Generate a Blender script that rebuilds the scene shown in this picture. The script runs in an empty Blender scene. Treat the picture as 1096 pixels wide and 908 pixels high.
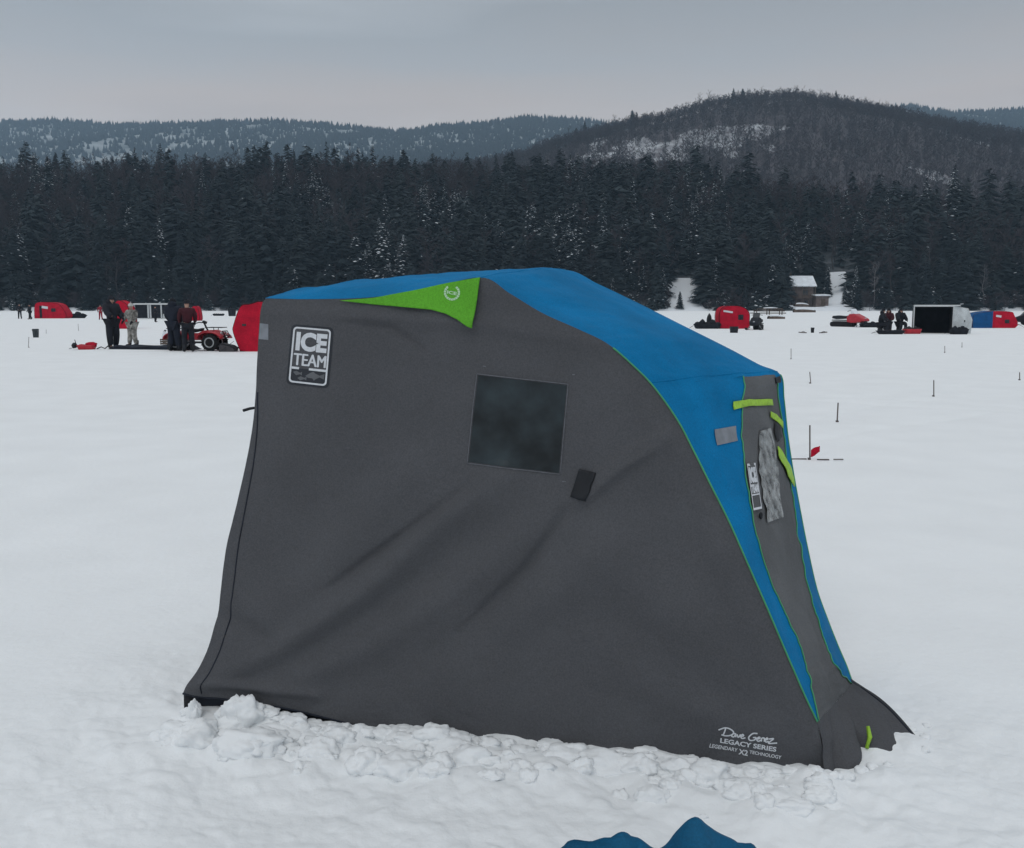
import bpy, bmesh, math, random
import numpy as np
from mathutils import Vector, Matrix, Euler, geometry, noise as mnoise
random.seed(7); rng = np.random.default_rng(7)
S = bpy.context.scene
C = S.collection
PI = math.pi
rad = math.radians

# ------------------------------------------------------------------ camera
PITCH = rad(7.3); CAM_H = 1.6; F = 1000.0; PW, PH = 1096, 908
cam = bpy.data.cameras.new('camera'); camo = bpy.data.objects.new('camera', cam); C.objects.link(camo)
camo.location = (0, 0, CAM_H); camo.rotation_euler = (rad(90) - PITCH, 0, 0)
cam.sensor_width = 36; cam.lens = 36 * F / PW; cam.clip_start = 0.05; cam.clip_end = 9000
S.camera = camo

# ------------------------------------------------------------------ sky
SUN_EL, SUN_AZ = rad(48), rad(200)
w = bpy.data.worlds.new('World'); S.world = w; w.use_nodes = True
nt = w.node_tree; nt.nodes.clear()
N = lambda t: nt.nodes.new(t)
out = N('ShaderNodeOutputWorld'); bg = N('ShaderNodeBackground'); bg.inputs['Strength'].default_value = 0.1
sky = N('ShaderNodeTexSky'); sky.sky_type = 'NISHITA'; sky.sun_disc = False
sky.sun_elevation = SUN_EL; sky.sun_rotation = SUN_AZ
tc = N('ShaderNodeTexCoord'); sep = N('ShaderNodeSeparateXYZ')
nt.links.new(tc.outputs['Generated'], sep.inputs[0])
ramp = N('ShaderNodeValToRGB'); cr = ramp.color_ramp       # cloud deck brightness by elevation (sine)
el = cr.elements
el[0].position = 0.0; el[0].color = (5.7, 4.95, 4.6, 1)
el[1].position = 1.0; el[1].color = (7.6, 7.8, 8.0, 1)
for p, c in ((0.185, (5.6, 4.95, 4.6)), (0.215, (4.75, 4.45, 4.3)), (0.245, (3.95, 3.95, 4.0)), (0.285, (3.3, 3.42, 3.55)), (0.33, (3.75, 3.9, 4.05)), (0.5, (4.4, 4.5, 4.6))):
    e = el.new(p); e.color = (*c, 1)
mp = N('ShaderNodeMapping'); mp.inputs['Scale'].default_value = (1.0, 1.0, 6.5); mp.inputs['Rotation'].default_value = (0, 0.06, 0)
nz = N('ShaderNodeTexNoise'); nz.inputs['Scale'].default_value = 1.7; nz.inputs['Detail'].default_value = 5; nz.inputs['Roughness'].default_value = .5
nt.links.new(tc.outputs['Generated'], mp.inputs[0]); nt.links.new(mp.outputs[0], nz.inputs['Vector'])
mz = N('ShaderNodeMath'); mz.operation = 'MULTIPLY_ADD'; mz.inputs[1].default_value = 0.20; mz.inputs[2].default_value = -0.10
nt.links.new(nz.outputs['Fac'], mz.inputs[0])
ad = N('ShaderNodeMath'); ad.operation = 'ADD'; nt.links.new(sep.outputs['Z'], ad.inputs[0]); nt.links.new(mz.outputs[0], ad.inputs[1])
nt.links.new(ad.outputs[0], ramp.inputs['Fac'])
mr = N('ShaderNodeMapRange'); mr.inputs['From Min'].default_value = .3; mr.inputs['From Max'].default_value = .7
mr.inputs['To Min'].default_value = .84; mr.inputs['To Max'].default_value = 1.16
nt.links.new(nz.outputs['Fac'], mr.inputs['Value'])
mul = N('ShaderNodeVectorMath'); mul.operation = 'SCALE'
nt.links.new(ramp.outputs['Color'], mul.inputs[0]); nt.links.new(mr.outputs[0], mul.inputs['Scale'])
mix = N('ShaderNodeMix'); mix.data_type = 'RGBA'; mix.inputs[0].default_value = 0.035
nt.links.new(mul.outputs[0], mix.inputs[6]); nt.links.new(sky.outputs[0], mix.inputs[7])
nt.links.new(mix.outputs[2], bg.inputs['Color']); nt.links.new(bg.outputs[0], out.inputs[0])

sun = bpy.data.lights.new('sun', 'SUN'); suno = bpy.data.objects.new('sun', sun); C.objects.link(suno)
sun.energy = 0.55; sun.angle = rad(35); sun.color = (1, .97, .93)
sd = Vector((math.sin(SUN_AZ) * math.cos(SUN_EL), math.cos(SUN_AZ) * math.cos(SUN_EL), math.sin(SUN_EL)))
suno.rotation_euler = sd.to_track_quat('Z', 'Y').to_euler(); suno.location = (0, 0, 50)
S.view_settings.view_transform = 'Standard'; S.view_settings.look = 'None'
S.view_settings.exposure = 0.2; S.view_settings.gamma = 1
S.cycles.max_bounces = 6; S.cycles.volume_bounces = 1; S.cycles.use_denoising = True
S.cycles.transparent_max_bounces = 8

# ------------------------------------------------------------------ pixel <-> world (real distances are always given)
cp, sp = math.cos(PITCH), math.sin(PITCH)
def ray(px, py):
    x = (px - PW / 2) / F; d = (py - PH / 2) / F
    return Vector((x, cp - d * sp, -sp - d * cp))
def at(px, py, Y):
    r = ray(px, py); return Vector((0, 0, CAM_H)) + r * (Y / r.y)
def gp(px, py, z=0.0):
    r = ray(px, py); t = (z - CAM_H) / r.z; return Vector((0, 0, CAM_H)) + r * t
def proj(p):
    y, z = p[1], p[2] - CAM_H
    dep = y * cp - z * sp; up = y * sp + z * cp
    return PW / 2 + F * p[0] / dep, PH / 2 - F * up / dep

# ------------------------------------------------------------------ materials
MATS = {}
def mat(name, col, rough=.8, metal=0, noise=0, nscale=8, bump=0, bscale=40, spec=.3, col2=None, bdist=.01, emit=None):
    if name in MATS: return MATS[name]
    m = bpy.data.materials.new(name); m.use_nodes = True; MATS[name] = m
    t = m.node_tree; b = t.nodes['Principled BSDF']
    b.inputs['Base Color'].default_value = (*col, 1); b.inputs['Roughness'].default_value = rough
    b.inputs['Metallic'].default_value = metal; b.inputs['Specular IOR Level'].default_value = spec
    tcn = t.nodes.new('ShaderNodeTexCoord')
    n = t.nodes.new('ShaderNodeTexNoise'); n.inputs['Scale'].default_value = nscale; n.inputs['Detail'].default_value = 6
    t.links.new(tcn.outputs['Object'], n.inputs['Vector'])
    r = t.nodes.new('ShaderNodeValToRGB')
    c2 = col2 or tuple(max(0, c * (1 - noise)) for c in col)
    c1 = col if col2 else tuple(min(1, c * (1 + noise)) for c in col)
    r.color_ramp.elements[0].position = .32; r.color_ramp.elements[1].position = .68
    r.color_ramp.elements[0].color = (*c2, 1); r.color_ramp.elements[1].color = (*c1, 1)
    t.links.new(n.outputs['Fac'], r.inputs[0]); t.links.new(r.outputs[0], b.inputs['Base Color'])
    if bump:
        n2 = t.nodes.new('ShaderNodeTexNoise'); n2.inputs['Scale'].default_value = bscale; n2.inputs['Detail'].default_value = 8
        t.links.new(tcn.outputs['Object'], n2.inputs['Vector'])
        bp = t.nodes.new('ShaderNodeBump'); bp.inputs['Strength'].default_value = bump; bp.inputs['Distance'].default_value = bdist
        t.links.new(n2.outputs['Fac'], bp.inputs['Height']); t.links.new(bp.outputs[0], b.inputs['Normal'])
    return m
def woven(name, col, rough, noise, bumpw=.35, scale=420, spec=.25):
    """fabric: blotchy tone, fine weave and faint soft creases"""
    m = mat(name, col, rough, noise=noise, nscale=3.2, spec=spec)
    t = m.node_tree; b = t.nodes['Principled BSDF']; tcn = t.nodes.new('ShaderNodeTexCoord')
    n = t.nodes.new('ShaderNodeTexNoise'); n.inputs['Scale'].default_value = scale; n.inputs['Detail'].default_value = 3
    n3 = t.nodes.new('ShaderNodeTexNoise'); n3.inputs['Scale'].default_value = 7; n3.inputs['Detail'].default_value = 7
    n3.inputs['Distortion'].default_value = 1.2
    t.links.new(tcn.outputs['Object'], n.inputs['Vector']); t.links.new(tcn.outputs['Object'], n3.inputs['Vector'])
    b1 = t.nodes.new('ShaderNodeBump'); b1.inputs['Strength'].default_value = bumpw; b1.inputs['Distance'].default_value = .0015
    b2 = t.nodes.new('ShaderNodeBump'); b2.inputs['Strength'].default_value = .5; b2.inputs['Distance'].default_value = .018
    t.links.new(n.outputs['Fac'], b1.inputs['Height']); t.links.new(n3.outputs['Fac'], b2.inputs['Height'])
    g = t.nodes.new('ShaderNodeTexNoise'); g.inputs['Scale'].default_value = scale * .4; g.inputs['Detail'].default_value = 4; g.inputs['Roughness'].default_value = .7
    t.links.new(tcn.outputs['Object'], g.inputs['Vector']); mr_ = t.nodes.new('ShaderNodeMapRange'); mr_.inputs['From Min'].default_value = .3; mr_.inputs['From Max'].default_value = .7
    mr_.inputs['To Min'].default_value = .80; mr_.inputs['To Max'].default_value = 1.20; t.links.new(g.outputs['Fac'], mr_.inputs['Value'])
    sc = t.nodes.new('ShaderNodeVectorMath'); sc.operation = 'SCALE'; src = b.inputs['Base Color'].links[0].from_socket
    t.links.new(src, sc.inputs[0]); t.links.new(mr_.outputs[0], sc.inputs['Scale']); t.links.new(sc.outputs[0], b.inputs['Base Color'])
    t.links.new(b2.outputs[0], b1.inputs['Normal']); t.links.new(b1.outputs[0], b.inputs['Normal'])
    return m

M_snow = mat('snow', (.84, .86, .87), .75, noise=.025, nscale=1.3, bump=.5, bscale=26, bdist=.012, spec=.2)
M_snowfar = mat('snow_far', (.76, .80, .84), .9, noise=.06, nscale=.05)
M_clod = mat('snow_clod', (.83, .86, .89), .8, noise=.03, nscale=9, bump=.6, bscale=45, bdist=.008, spec=.2)
M_grey = woven('grey_canvas', (.083, .085, .092), .9, .07, spec=.15)
M_grey2 = woven('front_canvas', (.108, .112, .117), .85, .16, spec=.15)
M_hem = mat('hem_canvas', (.02, .024, .035), .9, noise=.2)
M_blue = woven('blue_canvas', (.0, .158, .365), .8, .14, bumpw=.2, spec=.12)
M_green = woven('green_canvas', (.11, .38, .03), .7, .1, bumpw=.2, spec=.15)
M_pipe = mat('green_piping', (.06, .31, .13), .5, noise=.1)
M_strap = mat('lime_strap', (.32, .55, .05), .6, noise=.15, nscale=60)
M_black = mat('black_plastic', (.012, .014, .018), .6, noise=.2)
M_vinyl = mat('window_vinyl', (.018, .026, .030), .35, noise=.6, nscale=9, bump=.6, bscale=10, bdist=.012, spec=.3)
M_clear = mat('crumpled_plastic', (.20, .21, .21), .22, noise=.75, nscale=28, bump=1, bscale=38, bdist=.02, spec=.7)
M_white = mat('white_print', (.62, .64, .67), .7, noise=.08, nscale=90)
M_printgrey = mat('grey_print', (.13, .135, .15), .8, noise=.2, nscale=60)
M_reflect = mat('grey_patch', (.20, .215, .24), .5, noise=.15, nscale=30)
M_needle = mat('conifer_needles', (.015, .024, .029), .9, noise=.4, nscale=.35)
M_needle2 = mat('conifer_needles_b', (.026, .037, .041), .9, noise=.4, nscale=.2)
M_bark = mat('bark', (.055, .05, .05), .9, noise=.3, nscale=3)
M_barkpale = mat('pale_bark', (.20, .19, .19), .9, noise=.3, nscale=2)
M_twig = mat('bare_twigs', (.056, .045, .050), .95, noise=.3, nscale=.05)
M_branchsnow = mat('branch_snow', (.70, .74, .78), .9, noise=.1, nscale=1)
M_red = woven('red_canvas', (.42, .008, .028), .8, .18, scale=60, spec=.15)
M_redp = mat('red_plastic', (.42, .010, .024), .4, noise=.15, spec=.5)
M_darkred = mat('dark_red_cloth', (.045, .009, .014), .9, noise=.2)
M_bluef = woven('far_blue_canvas', (.005, .075, .22), .8, .15, scale=60)
M_silver = woven('silver_canvas', (.50, .53, .54), .7, .12, scale=60)
M_dark = mat('dark_cloth', (.014, .016, .022), .9, noise=.3, nscale=3)
M_navy = mat('navy_cloth', (.014, .018, .030), .9, noise=.3, nscale=3)
M_camo = mat('camouflage_cloth', (.42, .41, .38), .9, nscale=7, col2=(.05, .045, .04))
M_brush = mat('brushy_ground', (.075, .066, .072), .95, noise=.3, nscale=.06)
M_litter = mat('litter_floor', (.11, .12, .13), .95, nscale=.25, col2=(.02, .024, .026))  # woodland floor: dark litter mottled with sparse snow
M_thin = mat('thin_hill_snow', (.50, .53, .56), .95, nscale=.06, col2=(.14, .13, .14))
M_skin = mat('skin', (.42, .25, .19), .6, noise=.05)
M_pole = mat('grey_metal', (.25, .26, .27), .4, metal=.6, noise=.1)
M_wood = mat('weathered_wood', (.10, .075, .06), .9, noise=.35, nscale=2)
M_cabin = mat('cabin_boards', (.16, .125, .115), .9, noise=.3, nscale=1.5)
M_glass = mat('dark_glass', (.02, .025, .03), .1, noise=.1, spec=.6)
M_rubber = mat('tyre_rubber', (.015, .015, .017), .9, noise=.2)
M_rim = mat('steel_rim', (.42, .43, .44), .35, metal=.5, noise=.1)
M_lath = mat('tip_up_wood', (.11, .09, .085), .85, noise=.3, nscale=30)
M_tarp = woven('teal_tarp', (.003, .085, .18), .65, .25, bumpw=.2, spec=.2)

# ------------------------------------------------------------------ mesh helpers
def tag(o, label=None, cat=None, group=None, kind=None):
    if label: o['label'] = label
    if cat: o['category'] = cat
    if group: o['group'] = group
    if kind: o['kind'] = kind
    return o
def thing(name, label, cat, loc=(0, 0, 0), rz=0, group=None):
    o = bpy.data.objects.new(name, None); C.objects.link(o); o.empty_display_size = .1
    o.location = loc; o.rotation_euler = (0, 0, rz)
    return tag(o, label, cat, group)
def link(name, me, parent=None):
    o = bpy.data.objects.new(name, me); C.objects.link(o)
    if parent: o.parent = parent
    return o
def np_mesh(name, V, T, mats, fm=None, smooth=False):
    """V (n,3), T (m,3 or 4)"""
    V = np.asarray(V, np.float32); T = np.asarray(T, np.int32); k = T.shape[1]
    me = bpy.data.meshes.new(name); me.vertices.add(len(V)); me.vertices.foreach_set('co', V.ravel())
    me.loops.add(T.size); me.loops.foreach_set('vertex_index', T.ravel())
    me.polygons.add(len(T)); me.polygons.foreach_set('loop_start', np.arange(0, T.size, k, dtype=np.int32))
    for m in (mats if isinstance(mats, (list, tuple)) else [mats]): me.materials.append(m)
    if fm is not None: me.polygons.foreach_set('material_index', np.asarray(fm, np.int32))
    if smooth: me.polygons.foreach_set('use_smooth', np.ones(len(T), bool))
    me.update(calc_edges=True); me.validate(); return me

class MB:
    def __init__(s): s.v = []; s.f = []
    def add(s, vs, fs):
        b = len(s.v); s.v += [Vector(v) for v in vs]; s.f += [tuple(i + b for i in f) for f in fs]; return s
    def box(s, c, size, rot=None, taper=1.0, shift=(0, 0)):
        x, y, z = (q / 2 for q in size); R = (Euler(rot).to_matrix() if rot else Matrix.Identity(3))
        vs = []
        for sz in (-1, 1):
            k = taper if sz > 0 else 1; dx, dy = (shift if sz > 0 else (0, 0))
            for sx, sy in ((-1, -1), (1, -1), (1, 1), (-1, 1)):
                vs.append(R @ Vector((sx * x * k + dx, sy * y * k + dy, sz * z)) + Vector(c))
        return s.add(vs, [(3, 2, 1, 0), (4, 5, 6, 7), (0, 1, 5, 4), (1, 2, 6, 5), (2, 3, 7, 6), (3, 0, 4, 7)])
    def tube(s, pts, r, n=8, cap=True):
        pts = [Vector(p) for p in pts]; rr = r if isinstance(r, (list, tuple)) else [r] * len(pts)
        vs = []; up = Vector((.31, .17, .93)).normalized()
        for i, p in enumerate(pts):
            d = (pts[min(i + 1, len(pts) - 1)] - pts[max(i - 1, 0)]).normalized()
            a = d.cross(up); a = a.normalized() if a.length > 1e-4 else d.cross(Vector((1, 0, 0))).normalized()
            b = d.cross(a)
            for k in range(n):
                t = 2 * PI * k / n; vs.append(p + (a * math.cos(t) + b * math.sin(t)) * rr[i])
        fs = [(i * n + k, i * n + (k + 1) % n, (i + 1) * n + (k + 1) % n, (i + 1) * n + k) for i in range(len(pts) - 1) for k in range(n)]
        if cap: fs += [tuple(range(n - 1, -1, -1)), tuple((len(pts) - 1) * n + k for k in range(n))]
        return s.add(vs, fs)
    def lathe(s, prof, c=(0, 0, 0), n=20, axis='z'):
        vs = []
        for r, h in prof:
            for k in range(n):
                t = 2 * PI * k / n; x, y = r * math.cos(t), r * math.sin(t)
                v = {'z': (x, y, h), 'y': (x, h, y), 'x': (h, x, y)}[axis]; vs.append(Vector(v) + Vector(c))
        m = len(prof)
        fs = [(i * n + k, i * n + (k + 1) % n, (i + 1) * n + (k + 1) % n, (i + 1) * n + k) for i in range(m - 1) for k in range(n)]
        fs += [tuple(range(n - 1, -1, -1)), tuple((m - 1) * n + k for k in range(n))]
        return s.add(vs, fs)
    def prism(s, prof, y0, y1, c=(0, 0, 0), inset=0.0):
        """profile in x-z extruded along y, with an inset rounded rim"""
        c = Vector(c); n = len(prof); cx = sum(p[0] for p in prof) / n; cz = sum(p[1] for p in prof) / n
        rings = []
        e = (y1 - y0) * .12 if inset else 0
        lv = [(y0, 1 - inset), (y0 + e, 1), (y1 - e, 1), (y1, 1 - inset)] if inset else [(y0, 1), (y1, 1)]
        vs = []
        for y, k in lv:
            for x, z in prof: vs.append(c + Vector((cx + (x - cx) * k, y, cz + (z - cz) * k)))
        fs = [(i * n + k, i * n + (k + 1) % n, (i + 1) * n + (k + 1) % n, (i + 1) * n + k) for i in range(len(lv) - 1) for k in range(n)]
        fs += [tuple(range(n - 1, -1, -1)), tuple((len(lv) - 1) * n + k for k in range(n))]
        return s.add(vs, fs)
    def blob(s, c, r, sub=3, amp=.15, freq=3, seed=0, flat=0):
        bm = bmesh.new(); bmesh.ops.create_icosphere(bm, subdivisions=sub, radius=1)
        r = Vector(r) if not isinstance(r, (int, float)) else Vector((r, r, r)); off = Vector((seed * 3.7, seed * 1.3, seed * 7.1))
        for v in bm.verts:
            k = 1 + amp * mnoise.noise(v.co * freq + off) + amp * .5 * mnoise.noise(v.co * freq * 2.7 + off)
            if flat: k *= 1 - flat * mnoise.cell(v.co * 1.6 + off)
            v.co = Vector((v.co.x * r.x, v.co.y * r.y, v.co.z * r.z)) * k + Vector(c)
        bm.verts.index_update()
        s.add([v.co.copy() for v in bm.verts], [tuple(v.index for v in f.verts) for f in bm.faces]); bm.free(); return s
    def grid(s, fn, nu, nv):
        b = [fn(i / nu, j / nv) for i in range(nu + 1) for j in range(nv + 1)]
        return s.add(b, [(i * (nv + 1) + j, (i + 1) * (nv + 1) + j, (i + 1) * (nv + 1) + j + 1, i * (nv + 1) + j + 1) for i in range(nu) for j in range(nv)])
    def build(s, name, m, parent=None, smooth=False, bevel=0, solid=0):
        me = bpy.data.meshes.new(name); me.from_pydata([tuple(v) for v in s.v], [], s.f); me.materials.append(m)
        bm = bmesh.new(); bm.from_mesh(me); bmesh.ops.recalc_face_normals(bm, faces=bm.faces)
        if bevel: bmesh.ops.bevel(bm, geom=list(bm.edges), offset=bevel, segments=2, affect='EDGES', profile=.6)
        bm.to_mesh(me); bm.free()
        if smooth: me.polygons.foreach_set('use_smooth', [True] * len(me.polygons))
        o = link(name, me, parent)
        if solid:
            md = o.modifiers.new('thickness', 'SOLIDIFY'); md.thickness = solid; md.offset = -1
        return o
def copy_tree(o, parent=None):
    c = o.copy(); C.objects.link(c)
    if parent: c.parent = parent
    for ch in [x for x in C.objects if x.parent == o]: copy_tree(ch, c)
    return c

# numpy value noise
def vnoise(x, y, seed=0):
    x = np.asarray(x, np.float64); y = np.asarray(y, np.float64)
    xi = np.floor(x).astype(np.int64); yi = np.floor(y).astype(np.int64); fx = x - xi; fy = y - yi
    def h(a, b):
        n = (a * 374761393 + b * 668265263 + seed * 974634777) & 0x7fffffff
        n = ((n ^ (n >> 13)) * 1274126177) & 0x7fffffff
        return ((n ^ (n >> 16)) & 0xffff) / 65535.0
    u = fx * fx * (3 - 2 * fx); v = fy * fy * (3 - 2 * fy)
    return (h(xi, yi) * (1 - u) + h(xi + 1, yi) * u) * (1 - v) + (h(xi, yi + 1) * (1 - u) + h(xi + 1, yi + 1) * u) * v
def fbm(x, y, o=4, seed=0):
    r = 0; a = .5
    for k in range(o): r = r + a * (vnoise(x * 2**k, y * 2**k, seed + k) - .5); a *= .5
    return r
def sst(a, b, x): t = np.clip((x - a) / (b - a), 0, 1); return t * t * (3 - 2 * t)

# ------------------------------------------------------------------ tent base line
A = gp(225, 765); B = gp(885, 825)
e1 = (B - A).normalized(); into = Vector((-e1.y, e1.x, 0))
SHORE = 232.0

def H(x, y):
    """snow height of the lake surface"""
    x = np.asarray(x, float); y = np.asarray(y, float)
    d = np.hypot(x, y)
    near = 1 - sst(7, 16, d)
    h = .075 * fbm(x * .35, y * .35, 4, 3) * (1 - sst(20, 90, d)) + near * .018 * fbm(x * 3, y * 3, 4, 11)
    h = h + .014 * fbm(x * 1.1, y * .6, 3, 31) * (1 - sst(8, 40, d)) + .035 * np.clip(fbm(x * .25 + y * .1, y * .9, 4, 35), 0, 1) * sst(6, 10, d) * (1 - sst(30, 80, d))
    for q0, q1, q2 in ((.9, 7.5, .25), (1.25, 7.5, .25), (-.35, 17.0, .6), (-.32, 18.1, .6)):      # shallow sled runs
        h = h - .020 * np.exp(-((y - (q1 + q0 * x + q2 * np.sin(x * .5))) / .16)**2) * (.4 + vnoise(x * 2, y * 2, 63)) * sst(5, 7, d)
    # along / across the tent wall
    a = (x - A.x) * e1.x + (y - A.y) * e1.y; b = (x - A.x) * into.x + (y - A.y) * into.y
    f = -b                                             # metres in front of the wall
    band = sst(-.10, .03, f) * (1 - sst(.08, .55, f)) * sst(-.28, .02, a) * (1 - sst(2.3, 2.9, a))
    L = 2.3; leftk = 1 - .45 * sst(.2, 1.6, a)
    cl = np.abs(fbm(x * 7, y * 7, 2, 21)) * 2.0 + np.clip(fbm(x * 14 + 5, y * 14, 3, 25), -.1, .2) * .6 + np.clip(vnoise(x * 11, y * 11, 41) - .55, 0, 1) * .8
    h = h + band * leftk * (.012 + .085 * cl)
    wide = (1 - sst(.3, 1.6, np.abs(f - .2))) * sst(-1.2, -.2, a) * (1 - sst(2.6, 3.6, a))
    h = h + wide * .06 * (fbm(x * 5, y * 5, 4, 51) + .5 * np.abs(fbm(x * 9, y * 9, 3, 57)))
    # lumps at the door end of the tent
    dd = np.hypot(x - 1.55, y - 3.25); h = h + .014 * (1 - sst(.1, .55, dd)) * (.6 + 1.2 * fbm(x * 8, y * 8, 3, 61))
    # packed snow round the footprint is level
    inside = sst(.02, .2, b) * (1 - sst(.9, 1.2, b)) * sst(-.05, .15, a) * (1 - sst(2.3, 2.6, a))
    h = h * (1 - inside)
    return h * (1 - sst(150, 220, d))
def gz(p): return Vector((p[0], p[1], float(H(p[0], p[1]))))

def build_ground():
    th = np.concatenate([np.linspace(-PI, rad(-36), 60, endpoint=False), np.linspace(rad(-36), rad(36), 620, endpoint=False), np.linspace(rad(36), PI, 60)])
    r = np.concatenate([[0.0], np.linspace(.4, 1.9, 20, endpoint=False), np.linspace(1.9, 5.2, 330, endpoint=False), np.geomspace(5.2, 70, 300, endpoint=False), np.geomspace(70, 5200, 120)])
    R_, T_ = np.meshgrid(r, th, indexing='ij'); X = R_ * np.sin(T_); Y = R_ * np.cos(T_); Z = H(X, Y)
    n, m = X.shape; V = np.stack([X, Y, Z], -1).reshape(-1, 3)
    i, j = np.meshgrid(np.arange(n - 1), np.arange(m - 1), indexing='ij'); q = (i * m + j).ravel()
    Q = np.stack([q, q + m, q + m + 1, q + 1], 1)[:, ::-1]
    o = link('snow_covered_lake', np_mesh('snow_covered_lake', V, Q, M_snow, smooth=True))
    tag(o, 'flat snow covered frozen lake with trodden lumpy snow by the tent', kind='structure')
build_ground()

# ------------------------------------------------------------------ land beyond the lake
def curve(pts):
    a = np.array(pts, float); return lambda x: np.interp(x, a[:, 0], a[:, 1])
YR = 400.0
top_front = curve([(-300, 175), (0, 172), (60, 172), (100, 176), (160, 172), (220, 170), (300, 166), (360, 172), (430, 176), (500, 184), (560, 180), (620, 174), (680, 172), (720, 179), (760, 190), (800, 203), (860, 212), (920, 220), (1000, 225), (1096, 227), (1400, 228)])
def px_of(x, y, z=0): return PW / 2 + F * x / (y * cp - (z - CAM_H) * sp)
def landH(x, y):
    x = np.asarray(x, float); y = np.asarray(y, float)
    px = PW / 2 + F * x / (y * .985)
    R = (326 - top_front(px)) * YR / 1000 - 15
    s = .33 * np.maximum(y - SHORE, 0)
    k = 1 / (1 / np.maximum(s, 1e-3)**7 + 1 / R**7)**(1 / 7)
    k = k * (1 - .12 * sst(YR + 5, YR + 80, y)) + 3.0 * fbm(x * .03, y * .03, 3, 71) * sst(SHORE + 10, SHORE + 50, y)
    # levelled yard round the cabin, open slope beside it
    cab = np.exp(-((x - 77) / 11)**2) * (1 - sst(252, 268, y))
    k = k * (1 - cab) + cab * np.minimum(k, .9)
    return k - .15 * (1 - sst(SHORE, SHORE + 3, y)) + .25 * fbm(x * .4, y * .4, 3, 75) * sst(SHORE, SHORE + 4, y)
def open_at(px, y):
    if 716 < px < 751 and y < SHORE + 26: return True
    if 838 < px < 879 and y < SHORE + 24: return True
    if 881 < px < 906 and y < SHORE + 32: return True
    if px < 17.5 and px > 7.5 and y < SHORE + 30: return True
    return False
def land_mesh(name, x0, x1, y0, y1, nx, ny, fn, m, label, snowy=None):
    X, Y = np.meshgrid(np.linspace(x0, x1, nx), np.linspace(y0, y1, ny), indexing='ij')
    V = np.stack([X, Y, fn(X, Y)], -1).reshape(-1, 3)
    i, j = np.meshgrid(np.arange(nx - 1), np.arange(ny - 1), indexing='ij'); q = (i * ny + j).ravel()
    Q = np.stack([q, q + ny, q + ny + 1, q + 1], 1); fm = None
    if snowy is not None:
        c = V[Q].mean(1); fm = snowy(c).astype(int)
    o = link(name, np_mesh(name, V, Q, m, fm, smooth=True)); tag(o, label, kind='structure'); return o
def px_arr(c): return PW / 2 + F * c[:, 0] / (c[:, 1] * cp - (c[:, 2] - CAM_H) * sp), PH / 2 - F * (c[:, 1] * sp + (c[:, 2] - CAM_H) * cp) / (c[:, 1] * cp - (c[:, 2] - CAM_H) * sp)
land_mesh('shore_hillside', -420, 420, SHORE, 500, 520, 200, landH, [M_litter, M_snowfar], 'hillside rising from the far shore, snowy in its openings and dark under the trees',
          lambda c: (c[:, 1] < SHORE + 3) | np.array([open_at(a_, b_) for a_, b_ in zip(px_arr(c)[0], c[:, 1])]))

def scar_at(px, py, n=0):
    y0 = np.interp(px, [618, 690, 750, 830], [171, 164, 154, 137]); w_ = np.interp(px, [612, 640, 680, 730, 810, 850], [0, 8, 9, 13, 9, 0])
    return (np.abs(py - y0) < w_ * (1 + 2.2 * n)) & (px > 620) & (px < 870)
prof_mid = curve([(-200, 240), (300, 215), (440, 192), (520, 186), (560, 178), (590, 166), (620, 158), (650, 151), (680, 142), (700, 141), (735, 131), (765, 124), (790, 120), (812, 121), (832, 117), (850, 121), (880, 124), (905, 131), (925, 131), (950, 141), (1000, 148), (1040, 155), (1096, 168), (1250, 190), (1500, 215)])
YM = 1000.0
def midH(x, y):
    px = PW / 2 + F * x / (y * .97)
    top = (326 - prof_mid(PW / 2 + F * x / (YM * .97))) * YM / 1000
    t = sst(440, YM, y)
    h = 22 + (top - 22) * (t * .55 + .45 * np.clip((y - 440) / (YM - 440), 0, 1))
    h = h - sst(YM + 20, YM + 400, y) * top * .8
    return h + 9 * fbm(x * .012, y * .012, 4, 81) * sst(450, 600, y) * (1 - sst(YM - 120, YM - 20, y))
land_mesh('bare_wooded_hill', -350, 950, 440, 1400, 420, 300, midH, [M_brush, M_thin], 'rounded hill covered with bare woods on the right, with a snowy clearing',
          lambda c: scar_at(*px_arr(c), 1.6 * fbm(c[:, 0] * .05, c[:, 1] * .02, 4, 44)) | (fbm(c[:, 0] * .035, c[:, 1] * .012, 4, 47) > .23))
prof_far = curve([(-500, 140), (-100, 136), (0, 137), (60, 135), (130, 140), (200, 138), (300, 135), (380, 142), (420, 146), (440, 146), (470, 140), (520, 138), (560, 132), (620, 134), (650, 138), (750, 145), (900, 128), (935, 124), (970, 120), (1010, 127), (1060, 126), (1096, 124), (1300, 128), (1800, 150)])
YF = 2600.0
def farH(x, y):
    top = (326 - prof_far(PW / 2 + F * x / (YF * .97))) * YF / 1000 * .985
    t = np.clip((y - 1450) / (YF - 1450), 0, 1)
    h = top * (.25 + .75 * t**.8)
    spur = np.abs(fbm(x * .0016, y * .0008, 4, 91))
    return h - 120 * spur * np.sin(np.clip(t, 0, 1) * PI) - sst(YF, YF + 500, y) * 200
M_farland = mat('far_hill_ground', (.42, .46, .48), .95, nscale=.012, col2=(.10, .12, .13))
land_mesh('far_ridge', -2300, 2600, 1450, 3200, 260, 120, farH, M_farland, 'long low ridge of hazy blue wooded hills on the horizon')

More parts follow.
